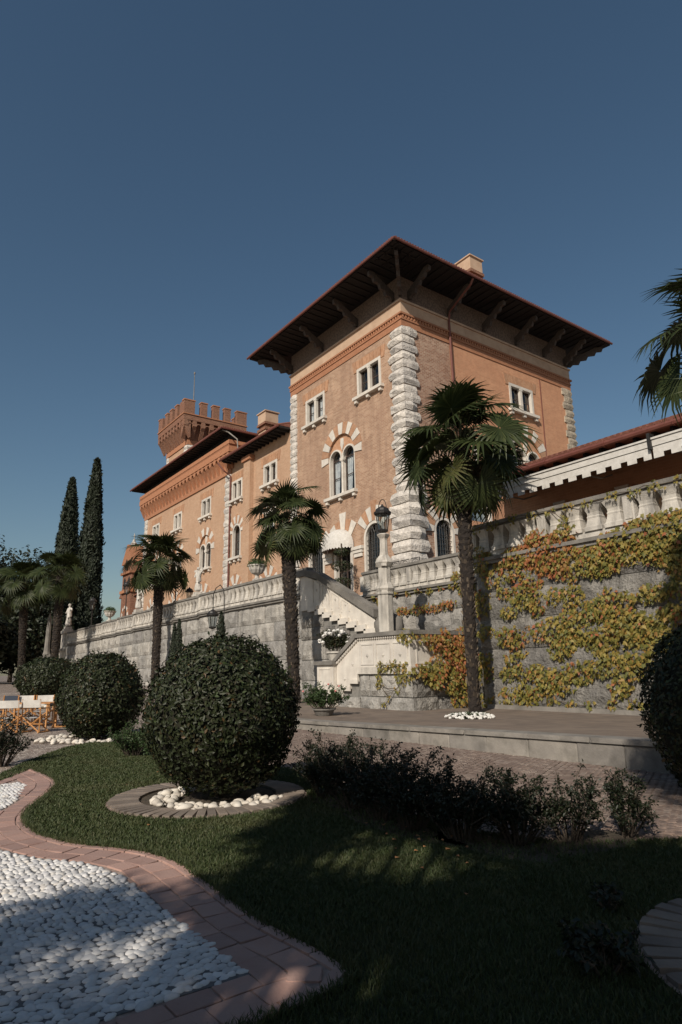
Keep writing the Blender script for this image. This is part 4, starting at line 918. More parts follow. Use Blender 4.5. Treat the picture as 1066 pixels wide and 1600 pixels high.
def corbel_row(parent, fr, u0, u1, n, za, zb, zt, out, m, wk=.42):
    s = (u1-u0)/n
    for i in range(n+1):
        u = u0+s*i; w = s*wk/2; mb = MB()
        for (d0, v0, d1, v1) in ((.0, za, out*.25, za+(zb-za)*.35),):
            pass
        P = [(.061, za), (.061, zt), (out, zt), (out, zb), (out*.72, zb-(zb-za)*.25), (out*.42, za+(zb-za)*.35), (out*.16, za+.02)]
        mb.prism([fr.p(u-w, v, d) for d, v in P], fr.U*2*w); mb.build('corbel', MT[m], parent)
    mb = MB()
    for i in range(n):   # little round arches joining the corbels
        c = u0+s*(i+.5); r = s*(1-wk)/2; k = 6
        arc = [(c-r*math.cos(PI*t/k), zb+.02+r*math.sin(PI*t/k)) for t in range(k+1)]
        top = zb+.02+r+.08
        for t in range(k):
            p, q = arc[t], arc[t+1]; fr.poly(mb, [p, q, (q[0], top), (p[0], top)], out-.16, out-.005)
    mb.build('arch_course', MT[m], parent)
corbel_row(CB, FA, CX0-.3, CX1+.3, 25, 18.86, 19.85, 20.298, .58, 'orange')
FCX = Fr((CX1, 0, 0), (0, 1, 0), (1, 0, 0)); corbel_row(CB, FCX, YA-.3, YA+3.3, 4, 18.86, 19.85, 20.298, .58, 'orange')
hip_roof(CB, -72.5, -48.3, 22.6, 43, 22.3, 3.2, ('-y', '+x'))
quoins(CB, -50.15, CX1+.08, YA-.09, 24.5, ZF, 18.48, .58, QM, axis='x', vary=.15); quoins(CB, CX0-.06, -70.2, YA-.09, 24.5, ZF, 18.48, .58, QM, axis='x', vary=0)
mb = MB(); mb.tube([(-49.3, 22.75, 19.3), (-49.0, 23.2, 18.6), (-48.98, 23.85, 18.2), (-48.98, 23.85, ZF)], .07, 8); mb.build('downpipe', MT['gutter'], CB)
mb = MB(); mb.tube([(-48.5, 22.7, 22.15), (-48.2, 23.2, 21.9), (-46.9, 23.4, 20.9), (-46.75, 23.4, 20.0)], .06, 8); mb.build('downpipe', MT['kerb'], CB)

# ---- battlemented tower
BT = empty('battlement_tower', (-80.7, 34.6, ZF), 'square brick tower with swallow-free battlements and a thin mast, rising behind the roofs'.replace('swallow-free ', ''), 'tower')
tx0, tx1, ty0, ty1 = -85.5, -75.95, 30.0, 39.3; bx0, bx1, by0, by1 = -84.35, -77.05, 31.1, 38.2
mb = MB(); slab(mb, bx0, bx1, by0, by1, ZF, 31.1); mb.build('wall', MT['stucco'], BT)
mb = MB(); slab(mb, bx0, bx1, by0, by1, 31.1, 31.75, .12); mb.build('brick_band', MT['orange'], BT)
mb = MB(); a = [(bx0, by0), (bx1, by0), (bx1, by1), (bx0, by1)]; b = [(tx0+.55, ty0+.55), (tx1-.55, ty0+.55), (tx1-.55, ty1-.55), (tx0+.55, ty1-.55)]
mb.add([(x, y, 31.752) for x, y in a] + [(x, y, 34.2) for x, y in b], [(0, 1, 5, 4), (1, 2, 6, 5), (2, 3, 7, 6), (3, 0, 4, 7), (4, 5, 6, 7)]); mb.build('flared_wall', MT['redbrick'], BT)
mb = MB(); slab(mb, tx0, tx1, ty0, ty1, 34.2, 34.95); mb.build('parapet', MT['redbrick'], BT)
mb = MB(); slab(mb, tx0, tx1, ty0, ty1, 34.951, 35.1, .1); mb.build('brick_band', MT['orange'], BT)
FT = Fr((0, by0, 0), (1, 0, 0), (0, -1, 0)); FTB = Fr((bx1, 0, 0), (0, 1, 0), (1, 0, 0))
corbel_row(BT, FT, tx0+.35, tx1-.35, 8, 31.76, 33.4, 34.19, 1.08, 'redbrick', wk=.5); corbel_row(BT, FTB, ty0+.35, ty1-.35, 7, 31.76, 33.4, 34.19, 1.08, 'redbrick', wk=.45)
yb = [(30, 31.5), (32.4, 33.3), (34.16, 35.1), (35.9, 36.8), (37.75, 39.3)]; k = 9.55/9.3
for i, (a, b) in enumerate(yb):
    for m_ in ((tx1-.7, tx1, a, b), (tx0, tx0+.7, a, b)):
        mb = MB(); mb.box((m_[0], m_[2], 35.101), (m_[1], m_[3], 36.95)); q = mb.build('merlon', MT['redbrick'], BT); mb = MB(); slab(mb, m_[0], m_[1], m_[2], m_[3], 36.951, 37.1, .07); mb.build('merlon_cap', MT['orange'], q)
    x1_, x0_ = tx1-(a-30)*k, tx1-(b-30)*k
    if 0 < i < 4:
        for y_ in (ty0, ty1-.7):
            mb = MB(); mb.box((x0_, y_, 35.101), (x1_, y_+.7, 36.95)); q = mb.build('merlon', MT['redbrick'], BT); mb = MB(); slab(mb, x0_, x1_, y_, y_+.7, 36.951, 37.1, .07); mb.build('merlon_cap', MT['orange'], q)
for xx0, xx1 in ((tx0+.701, tx0+1.6), (tx1-1.6, tx1-.701)):
    mb = MB(); mb.box((xx0, ty0, 35.101), (xx1, ty0+.7, 36.95)); mb.build('merlon', MT['redbrick'], BT)
mb = MB(); slab(mb, tx0+.8, tx1-.8, ty0+.8, ty1-.8, 35.0, 35.3); mb.build('roof', MT['roof'], BT)
quoins(BT, -78.2, bx1+.1, by0-.1, by0+1.1, 22, 31.05, .62, QM, axis='xy', vary=.2); quoins(BT, bx0-.1, bx0+.8, by0-.1, by0+.6, 22, 31.05, .62, QM, axis='x', vary=0)
mb = MB(); FT.box(mb, -81.6, -80.0, 28.6, 30.1, .003, .10); w = mb.build('window', MT['white'], BT)
mb = MB(); FT.box(mb, -81.4, -80.2, 28.7, 29.95, .101, .12); mb.build('pane', MT['room'], w)
mb = MB(); mb.tube([(-82.6, 34.0, 35.3), (-82.6, 34.0, 44.4)], [.09, .05], 6); mb.tube([(-82.6, 34, 44.4), (-82.6, 34, 44.7)], [.14, .1], 6); mb.build('mast', MT['kerb'], BT)

# ---- chapel far left
CH = empty('chapel', (-78, 28, ZF), 'small red brick gothic chapel with gabled belfry and finial at the far end', 'chapel')
FC = Fr((0, 24.6, 0), (1, 0, 0), (0, -1, 0))
mb = MB(); mb.box((-80.2, 24.6, 4), (-76.8, 27.6, 14.6)); mb.build('belfry_wall', MT['redbrick'], CH)
mb = MB(); FC.poly(mb, [(-80.5, 14.6), (-76.5, 14.6), (-78.3, 17.0), (-78.7, 17.0)], -3.2, .15); mb.build('gable', MT['orange'], CH)
mb = MB(); mb.lathe([(.40, 0), (.34, .3), (.42, .4), (.22, .6), (.14, .9), (.05, 1.0), (.04, 1.7)], (-78.5, 25.2, 16.8), n=8); mb.box((-78.75, 25.17, 18.2), (-78.25, 25.23, 18.28)); mb.build('finial', MT['balu'], CH)
for z0, z1 in ((11.0, 11.35), (13.3, 13.6)):
    mb = MB(); mb.box((-80.4, 24.35, z0), (-76.6, 27.6, z1)); mb.build('brick_band', MT['orange'], CH)
for u, z0, z1 in ((-79.3, 11.6, 13.0), (-77.7, 11.6, 13.0), (-78.5, 13.8, 15.2)):
    mb = MB(); FC.poly(mb, [(u-.4, z0), (u+.4, z0), (u+.4, z1-.4), (u, z1), (u-.4, z1-.4)], .003 if z0 < 13.7 else .152, .02 if z0 < 13.7 else .17); mb.build('window', MT['room'], CH)
mb = MB(); mb.box((-81.6, 25.0, 4), (-80.25, 27.5, 10.6)); mb.add([(-81.9, 24.8, 10.6), (-80.22, 24.8, 12.4), (-80.22, 27.5, 12.4), (-81.9, 27.5, 10.6), (-80.22, 24.8, 10.6), (-80.22, 27.5, 10.6)], [(0, 1, 2, 3), (0, 4, 1), (3, 2, 5)]); mb.build('aisle_wall', MT['redbrick'], CH)
mb = MB(); mb.box((-76.7, 25.2, 4), (-71.3, 34, 10.5)); mb.build('nave_wall', MT['redbrick'], CH)
mb = MB(); mb.add([(-76.75, 24.9, 10.5), (-71.2, 24.9, 10.5), (-71.2, 30, 14.5), (-76.75, 30, 14.5)], [(0, 1, 2, 3)]); mb.build('roof', MT['roof'], CH)
FN = Fr((0, 25.2, 0), (1, 0, 0), (0, -1, 0)); voussoirs(FN, CH, -74.0, 7.8, 1.1, 1.5, 0, 180, 9, 'white', d=.06); voussoirs(FC, CH, -78.5, 8.2, .9, 1.25, 0, 180, 9, 'white', d=.06)

# ---- loggia wing with its long awning
LG = empty('loggia_wing', (-6, 22, 5.28), 'low red brick loggia with tiled eave behind the long awning at right', 'house')
FL = Fr((0, 21.0, 0), (1, 0, 0), (0, -1, 0))
mb = MB(); mb.box((-17.0, 21.0, 5.28), (6, 27, 9.0)); mb.build('wall', MT['stuccoB'], LG)
x = -15.6
while x < 4:
    mb = MB(); mb.box((x+.55, 20.9, 7.05), (x+2.05, 20.998, 7.2)); mb.build('string_course', MT['white'], LG)  # white pieces standing in for dashes of sunlight on the shaded wall
    mb = MB(); FL.poly(mb, [(x+.75, 5.3), (x+1.85, 5.3), (x+1.85, 6.6)] + [(x+1.3+.55*math.cos(PI*t/8), 6.6+.5*math.sin(PI*t/8)) for t in range(1, 8)] + [(x+.75, 6.6)], .003, .02); mb.build('window', MT['room'], LG)
    voussoirs(FL, LG, x+1.3, 6.6, .6, 1.15, 20, 160, 5, 'white', d=.05)
    mb = MB(); FL.box(mb, x-.25, x+.25, 5.3, 6.6, .003, .12); FL.box(mb, x-.35, x+.35, 6.602, 7.0, .003, .18); mb.build('pilaster', MT['plaster'], LG)
    x += 2.6
mb = MB(); mb.add([(-17.1, 18.92, 8.72), (6, 18.92, 8.72), (6, 27, 11.6), (-17.1, 27, 11.6), (-17.1, 27, 8.6), (6, 27, 8.6), (-17.1, 18.92, 8.62), (6, 18.92, 8.62)], [(0, 1, 2, 3), (6, 7, 5, 4), (0, 6, 7, 1), (0, 3, 4, 6)]); rf = mb.build('roof', MT['roof'], LG)
mb = MB(); t = -17.0
while t < 5: mb.tube([(t, 18.84, 8.76), (t, 21.5, 9.71)], [.10, .09], 6); t += .22
mb.build('roof_tiles', MT['roof'], rf, kind='stuff')
mb = MB(); mb.tube([(-16.5, 18.78, 8.62), (6, 18.78, 8.62)], .10, 8); x = -15.5
while x < 5: mb.tube([(x, 18.78, 8.62), (x+.05, 18.78, 8.62)], .125, 8); x += 2.3
mb.build('gutter', MT['gutter'], LG)
mb = MB(); x = -16.6
while x < 5: mb.box((x, 18.95, 8.42), (x+.09, 21.0, 8.60)); x += .6
mb.build('rafters', MT['eave'], LG)
AW = empty('terrace_awning', (-6, 18.2, 7.5), 'long white awning with notched valance stretched above the creeper wall', 'awning')
mb = MB(); mb.box((-15.5, 18.0, 7.80), (-9.02, 18.14, 8.0)); mb.box((-15.5, 17.96, 8.002), (-9.02, 18.18, 8.06)); mb.build('front_bar', MT['canvas'], AW)
mb = MB(); mb.box((-8.95, 18.0, 7.80), (5, 18.14, 8.0)); mb.box((-8.95, 17.96, 8.002), (5, 18.18, 8.06)); mb.build('front_bar', MT['canvas'], AW)
for a, b in ((-15.5, -9.02), (-8.95, 5)):
    mb = MB(); vs = []; fs = []; t = a
    mb.box((a, 18.03, 7.57), (b, 18.045, 7.80))
    while t < b-.1: mb.box((t, 18.03, 7.43), (min(t+.30, b), 18.045, 7.569)); t += .52
    mb.build('valance', MT['canvas'], AW)
    mb = MB(); mb.add([(a, 18.1, 8.03), (b, 18.1, 8.03), (b, 20.9, 8.36), (a, 20.9, 8.36), (a, 18.1, 8.01), (b, 18.1, 8.01), (b, 20.9, 8.34), (a, 20.9, 8.34)], [(0, 1, 2, 3), (7, 6, 5, 4)]); mb.build('awning_cloth', MT['awnfab'], AW)
mb = MB()
for x in (-15.3, -12, -9.0, -5, 0): mb.tube([(x, 18.2, 7.9), (x+.4, 19.6, 7.75), (x, 20.95, 8.2)], .035, 6)
mb.build('folding_arms', MT['kerb'], AW)
mb = MB(); mb.box((-9.03, 17.9, 7.7), (-8.94, 18.2, 8.2)); mb.build('joint_bracket', MT['iron'], AW)

# ---- white shell awning over the door
mb = MB(); n, k = 18, 7; cx, cy, cz = -32.9, 23.93, 9.15; rows = []
for j in range(k+1):
    e = PI/2*j/k
    for i in range(n+1):
        a = PI*i/n; mb.v.append((cx-1.48*math.cos(a)*math.cos(e)*(1+.012*(i % 2)), cy-1.0*math.sin(a)*math.cos(e)**.8, cz+1.22*math.sin(e)))
for j in range(k):
    for i in range(n): mb.f.append((j*(n+1)+i, j*(n+1)+i+1, (j+1)*(n+1)+i+1, (j+1)*(n+1)+i)); mb.m.append(0)
b0 = len(mb.v)
for i in range(2*n+1):
    a = PI*i/(2*n); x, y = cx-1.48*math.cos(a), cy-1.0*math.sin(a); mb.v += [(x, y, cz+.01), (x, y-.01, cz-.16-.07*abs(math.sin(i*PI/2+.0)) if i % 2 else cz-.14)]
for i in range(2*n): mb.f.append((b0+2*i, b0+2*i+2, b0+2*i+3, b0+2*i+1)); mb.m.append(0)
da = empty('door_awning', (cx, cy, cz), 'small white shell-shaped awning with scalloped hem over the terrace door', 'awning')
dc = mb.build('canopy', MT['canvas'], da, smooth=True)
mb = MB()
for t in (.25, .5, .75):
    a = PI*t; mb.tube([(cx-1.46*math.cos(a)*math.cos(PI/2*j/6), cy-.985*math.sin(a)*math.cos(PI/2*j/6)**.8, cz+1.19*math.sin(PI/2*j/6)) for j in range(7)], .02, 5)
mb.build('canopy_ribs', MT['kerb'], da)
# ================================================================== PALMS
def frond_mesh(seed, fan=1.0, pet=.95, dead=False, nseg=32):
    """one fan leaf along +X from the origin: petiole then a pleated fan whose tips droop"""
    r = random.Random(seed); mb = MB()
    P = [Vector((pet*t, 0, .10*pet*math.sin(t*PI/2) - .0*t)) for t in np.linspace(0, 1, 5)]
    mb.tube(P, [.022, .018, .015, .013, .012], 4, 1)
    h = P[-1]; tilt = math.radians(r.uniform(-58, -4) if not dead else -70)
    cup = r.uniform(.12, .3)
    for i in range(nseg):
        a = math.radians(-148+296*i/(nseg-1))+r.uniform(-.02, .02); L = fan*(1.0-.22*abs(a)/2.6)*r.uniform(.93, 1.05)
        d = Vector((math.cos(a), math.sin(a), 0)); s = Vector((-math.sin(a), math.cos(a), 0))
        w = L*math.radians(296/(nseg-1))*.40
        droop = r.uniform(.10, .42)*L + (.25*L if dead else 0)
        st = []
        for t, wf, dz in ((.03, .12, 0), (.40, .98, .02), (.70, .48, -.25), (1.0, .04, -1.0)):
            c = h + d*L*t + Vector((0, 0, cup*L*t*.5*abs(math.sin(a*.5)) + droop*dz))
            tw = w*wf*(.47 if t < .1 else 1)*.9
            st.append((c - s*tw + Vector((0, 0, tw*.45)), c, c + s*tw + Vector((0, 0, tw*.45))))
        vs = [q for x in st for q in x]
        for q in range(len(vs)):   # tilt the blade at the hastula
            v = vs[q]-h; vs[q] = h + Vector((v.x*math.cos(tilt)-v.z*math.sin(tilt), v.y, v.x*math.sin(tilt)+v.z*math.cos(tilt)))
        fs = [(k*3+c, k*3+c+1, (k+1)*3+c+1, (k+1)*3+c) for k in range(3) for c in (0, 1)]
        mb.add(vs, fs, 0)
    me = bpy.data.meshes.new('frond'); me.from_pydata(mb.v, [], mb.f)
    for m in ((MT['palm'] if not dead else MT['palmdead']), MT['petiole']): me.materials.append(m)
    me.polygons.foreach_set('material_index', mb.m); me.polygons.foreach_set('use_smooth', [True]*len(me.polygons))
    return me
FRM = [frond_mesh(k, random.uniform(.9, 1.05), random.uniform(1.0, 1.5)) for k in range(12)]; FRD = [frond_mesh(k+30, .8, .7, True, 20) for k in range(3)]
FRY = FRM[0].copy(); FRY.materials[0] = MT['palmy']
def palm(label, basep, top, r0=.20, size=1.0, n=36, dead=10, lean=None, seed=1, group='fan palms along the terrace', lo=-50):
    r = random.Random(seed); basep = Vector(basep); top = Vector(top)
    root = empty('fan_palm', basep, label, 'palm tree', group)
    mb = MB(); H = (top-basep).length; k = int(H/.09); n_ = 12; pts = []; vs = []
    mid = (basep+top)/2 + Vector((r.uniform(-.1, .1), r.uniform(-.1, .1), 0))
    for i in range(k+1):
        t = i/k; p = basep*(1-t)**2 + mid*2*t*(1-t) + top*t*t; pts.append(p)
        rr = r0*(1.12 if t < .04 else 1.0)*(.82+.35*t)
        for j in range(n_):
            a = 2*PI*j/n_ + (i % 2)*PI/n_; q = rr*(1+r.uniform(-.10, .16)); vs.append(p+Vector((q*math.cos(a), q*math.sin(a), 0)))
    fs = [(i*n_+j, i*n_+(j+1) % n_, (i+1)*n_+(j+1) % n_, (i+1)*n_+j) for i in range(k) for j in range(n_)]
    mb.add(vs, fs); mb.build('trunk', MT['trunk'], root)
    mb = MB()     # old leaf bases all over the trunk
    for i in range(int(H*58)):
        t = r.random(); a = r.random()*2*PI; p = basep*(1-t)**2 + mid*2*t*(1-t) + top*t*t; rr = r0*(.84+.35*t)
        o = Vector((math.cos(a), math.sin(a), 0)); s = Vector((-o.y, o.x, 0)); w = r.uniform(.018, .05); l = r.uniform(.05, .15)
        c = p+o*rr*.98; mb.add([c-s*w, c+s*w, c+s*w*.6+o*l*.55+Vector((0, 0, l)), c-s*w*.6+o*l*.55+Vector((0, 0, l)), c+Vector((0, 0, l*.9))], [(0, 1, 2, 3), (0, 3, 4), (1, 4, 2)])
    mb.build('leaf_bases', MT['stub'], root, kind='stuff')
    ga = 2.39996
    for i in range(n):
        t = (i+.5)/n; el = math.radians(86 - (86-lo)*t**1.05 + r.uniform(-8, 8)); az = i*ga + r.uniform(-.25, .25); s = size*r.uniform(.88, 1.12)*(.8 if t < .12 else 1)
        me = FRY if (t > .82 and r.random() < .25) else r.choice(FRM)
        o = link('frond', me, top+Vector((0, 0, .12-.35*t)), (r.uniform(-.75, .75), -el, az), (s, s, s), root)
    for i in range(dead):
        az = i*ga*1.3; link('dead_frond', r.choice(FRD), top+Vector((0, 0, -.35-.3*r.random())), (r.uniform(-.5, .5), math.radians(r.uniform(58, 84)), az), (size*.8,)*3, root)
    return root
palm('tall fan palm before the creeper wall, rising from a bed of white flowers', (-13.86, 15.0, .2), (-13.72, 15.0, 8.55), .20, 1.22, 38, 14, seed=3, lo=-66)
palm('fan palm rising behind the biggest round bush, in front of the staircase', (-23.3, 14.5, .15), (-24.0, 14.5, 7.95), .27, 1.02, 38, 14, seed=5, lo=-55)
palm('slender fan palm before the corbelled block, rising left of the biggest bush', (-43.2, 15.8, .4), (-43.4, 15.8, 8.95), .29, 1.3, 38, 14, seed=8, lo=-55)
palm('fan palm by the farthest statue, crown against the tall cypresses', (-63.4, 13.75, .5), (-61.9, 13.4, 10.2), .33, 1.35, 28, 8, seed=11, lo=-50)
palm('leftmost fan palm, among the dark trees at the picture edge', (-70.0, 12.3, .5), (-68.4, 11.5, 9.8), .33, 1.55, 28, 8, seed=13, lo=-50)
palm('fan palm cut by the right picture edge, fronds against the sky above the long awning', (-4.36, 12.0, .4), (-4.38, 12.0, 7.25), .2, .92, 26, 4, seed=17, lo=-60)

# ================================================================== ROUND BUSHES
def leafmesh(P, N, size, asp=.55, jit=.45, up=None):
    n = len(P); N = unit(N + rng.normal(0, jit, (n, 3)))
    t = rng.normal(0, 1, (n, 3)) if up is None else up + rng.normal(0, .5, (n, 3))
    t = unit(t - N*(t*N).sum(1, keepdims=True)); b = np.cross(N, t)
    L = np.broadcast_to(np.asarray(size, dtype=float), (n,))[:, None]*rng.uniform(.7, 1.2, (n, 1)); Wd = L*asp*.5
    v = np.stack([P, P+t*L*.5+b*Wd+N*Wd*.35, P+t*L-N*L*.1, P+t*L*.5-b*Wd+N*Wd*.35], 1).reshape(-1, 3)
    i = (np.arange(n)*4)[:, None]
    return v, np.concatenate([i+[0, 1, 2], i+[0, 2, 3]], 0)
def sph(n): return unit(rng.normal(0, 1, (n, 3)))
def lump(D, seed, f=2.2, a=.06):
    return np.array([1+a*mnoise.noise(Vector(d)*f+Vector((seed, 0, 0)))+a*.6*mnoise.noise(Vector(d)*f*2.7+Vector((0, seed, 0))) for d in D])
def topiary(label, c, rx, rz, nleaf, leaf, m='bush', seed=1, group='clipped round bushes on the forecourt', zb=0.0):
    root = empty('round_bush', (c[0], c[1], zb), label, 'bush', group)
    D = sph(nleaf); D = D[D[:, 2] > -.93]
    k = lump(D, seed, 2.6, .075)*rng.uniform(.93, 1.012, len(D)); P = D*k[:, None]*np.array([rx, rx, rz]) + np.array(c)
    v, f = leafmesh(P, D, leaf, .55, .42)
    D2 = sph(420); D2 = D2[D2[:, 2] > -.3]; P2 = D2*lump(D2, seed, 2.6, .075)[:, None]*rng.uniform(1.0, 1.055, (len(D2), 1))*np.array([rx, rx, rz])+np.array(c); v2, f2 = leafmesh(P2, D2, leaf*1.15, .5, .9, up=D2*1.2)
    np_mesh('foliage', np.concatenate([v, v2]), np.concatenate([f, f2+len(v)]), MT[m], root, kind='stuff')
    mb = MB(); prof = [(rx*.9*math.cos(t), rz*.9*math.sin(t)) for t in np.linspace(-1.45, 1.5, 12)]; mb.lathe(prof, c, n=20); mb.build('dark_core', MT['core'], root, smooth=True)  # solid dark body added inside the leaves to stop see-through
    mb = MB(); mb.tube([(c[0], c[1], zb-.1), (c[0]+.02, c[1], zb+.3), (c[0], c[1], c[2])], [.07, .06, .04], 8)
    for q in range(5): a = q*1.3; mb.tube([(c[0], c[1], zb+.1), (c[0]+.35*math.cos(a), c[1]+.35*math.sin(a), c[2]-rz*.4)], [.04, .02], 6)
    mb.build('stem', MT['bark'], root)
    return root
topiary('biggest clipped round bush, ringed by white stones at the lawn edge', (BIG[0], BIG[1], 1.05), .985, .985, 17000, .062, seed=1)
topiary('second round bush, beside the wooden chairs', (-17.0, 4.85, 1.02), 1.03, 1.06, 11000, .085, seed=4)
topiary('smallest-looking low round bush, third in line, farthest from the lawn', (-31.0, 6.52, 1.35), 1.28, .95, 8000, .115, seed=7, zb=.2)
topiary('very dark round bush cut off by the right picture edge', (-3.70, 8.48, 1.03), .98, 1.12, 13000, .065, seed=9)

# ================================================================== CREEPER
IVY = [(-13.47,4.85,.51),(-12.56,5.08,.56),(-11.92,4.91,.62),(-11.32,4.61,.47),(-10.66,4.58,.45),(-10.0,4.74,.51),(-9.38,4.89,.49),(-8.79,4.98,.54),(-8.29,5.07,.47),(-8.06,4.67,.58),(-8.18,4.22,.35),(-12.52,5.5,.28),(-11.53,5.54,.24),(-10.32,4.41,.32),(-8.81,4.43,.24),(-7.89,5.23,.29),(-14.02,3.96,.18),(-13.32,3.75,.36),(-12.73,3.55,.28),(-12.84,4.12,.21),(-12.07,3.62,.24),(-11.52,3.64,.27),(-10.23,3.5,.19),(-9.9,3.47,.12),(-9.39,3.36,.15),(-8.95,3.43,.21),(-8.64,3.46,.2),(-8.22,3.53,.23),(-8.14,3.75,.23),(-13.9,3.3,.18),(-12.77,3.24,.14),(-11.06,3.07,.26),(-10.63,3.1,.29),(-10.25,2.82,.37),(-9.73,2.72,.36),(-9.37,2.58,.27),(-8.87,2.67,.23),(-8.5,2.81,.26),(-8.27,2.85,.17),(-11.54,2.85,.33),(-12.18,2.63,.34),(-12.84,2.6,.24),(-13.72,2.43,.29),(-14.07,2.52,.25),(-11.01,2.37,.32),(-10.59,2.29,.25),(-10.04,2.38,.31),(-9.55,2.24,.18),(-12.02,2.03,.27),(-11.76,2.28,.26),(-8.97,2.38,.23),(-8.61,2.42,.17),(-13.96,1.81,.14),(-13.51,1.94,.11),(-10.52,1.8,.22),(-10.71,1.92,.13),(-9.22,1.93,.18),(-8.72,2.09,.17),(-14.1,1.33,.18),(-13.56,1.39,.21),(-12.98,1.36,.24),(-12.42,1.22,.23),(-12.05,1.06,.3),(-11.42,1.38,.29),(-10.83,1.5,.25),(-10.28,1.61,.25),(-9.81,1.66,.24),(-9.39,1.59,.18),(-9.8,1.31,.15),(-10.23,.96,.21),(-10.33,.72,.09),(-12.61,1.0,.24),(-14.08,.64,.25),(-13.55,.72,.28),(-13.13,.73,.17),(-13.24,.46,.14),(-12.51,.52,.1),(-11.83,.44,.08),(-11.18,.43,.08),(-10.49,.46,.09),(-9.85,.48,.09),(-9.54,.46,.12),(-12.73,.67,.08),(-15.03,3.54,.23),(-14.91,2.71,.22),(-15.09,1.84,.19),(-15.13,1.33,.26),(-15.13,.41,.22),(-14.99,3.91,.19),(-14.44,4.53,.3),(-14.79,5.04,.31),(-15.0,5.4,.25),(-7.4,4.8,.5),(-6.9,4.6,.5),(-7.5,3.6,.3),(-7.4,2.7,.3),(-7.6,1.6,.25)]
RUN = [(-15.0,6.3,.10),(-14.2,6.28,.16),(-13.4,6.35,.14),(-12.6,6.3,.10),(-11.9,6.32,.08),(-11.2,6.3,.1),(-10.5,6.28,.1),(-9.8,6.3,.09),(-9.1,6.28,.1),(-8.4,6.3,.11),(-7.7,6.3,.12),(-11.4,5.9,.10),(-11.4,5.6,.1)]
LANDX = [(15.31,2.37,.21),(15.73,2.37,.24),(16.24,2.19,.37),(16.57,1.95,.37),(15.69,1.84,.3),(16.36,1.59,.37),(15.9,1.24,.3),(15.49,1.43,.24),(14.52,1.44,.2),(15.0,1.49,.24),(15.15,1.26,.24),(15.75,2.61,.18),(15.3,1.08,.18),(16.04,.89,.18),(16.57,1.05,.25),(16.35,.53,.24),(16.8,2.6,.3),(16.8,2.2,.3),(14.6,2.5,.10),(14.95,2.5,.09),(15.32,2.52,.09)]
LAND = [(-16.92,2.43,.26),(-16.39,2.22,.39),(-16.07,1.96,.38),(-16.96,1.85,.33),(-16.27,1.59,.38),(-17.47,1.35,.33),(-18.14,1.42,.34),(-16.74,1.22,.32),(-16.49,3.24,.2),(-16.12,3.34,.19),(-16.19,3.25,.24),(-16.17,2.24,.39),(-16.45,1.49,.39),(-16.22,.45,.27),(-16.6,1.04,.16),(-16.15,5.1,.2),(-16.22,5.38,.17),(-15.98,4.42,.19)]
REC = [(-23.2,4.2,.16),(-22.68,4.2,.15),(-22.06,4.23,.18),(-21.45,4.18,.18),(-20.87,4.13,.16),(-20.29,4.24,.16),(-19.84,4.28,.16),(-23.41,5.08,.09),(-22.63,5.05,.09),(-21.88,5.05,.1),(-21.15,5.01,.12),(-20.45,5.02,.1),(-19.78,5.03,.11),(-25.08,5.07,.16),(-24.74,4.81,.14),(-19.3,5.3,.3),(-18.9,4.8,.3),(-18.6,4.2,.3)]
def star_leaf(P, N, size, jit=.35):
    """five-lobed creeper leaves hanging point down"""
    n = len(P); N = unit(N + rng.normal(0, jit, (n, 3))); t = np.array([0, 0, -1.0]) + rng.normal(0, .35, (n, 3))
    t = unit(t - N*(t*N).sum(1, keepdims=True)); b = np.cross(N, t); L = (np.asarray(size)*rng.uniform(.65, 1.25, n))[:, None]
    sh = [(0, 0), (.42, -.10), (.30, .22), (.62, .38), (.26, .52), (0, 1.05), (-.26, .52), (-.62, .38), (-.30, .22), (-.42, -.10)]
    v = np.stack([P + b*L*x*.85 + t*L*y - N*L*(.35*abs(x)+.12*y*y) for x, y in sh], 1)
    i = (np.arange(n)*10)[:, None]
    f = np.concatenate([i+[0, 1, 2], i+[0, 2, 8], i+[0, 8, 9], i+[2, 3, 4], i+[8, 6, 7], i+[2, 4, 8], i+[4, 6, 8], i+[4, 5, 6]], 0)
    return v.reshape(-1, 3), f
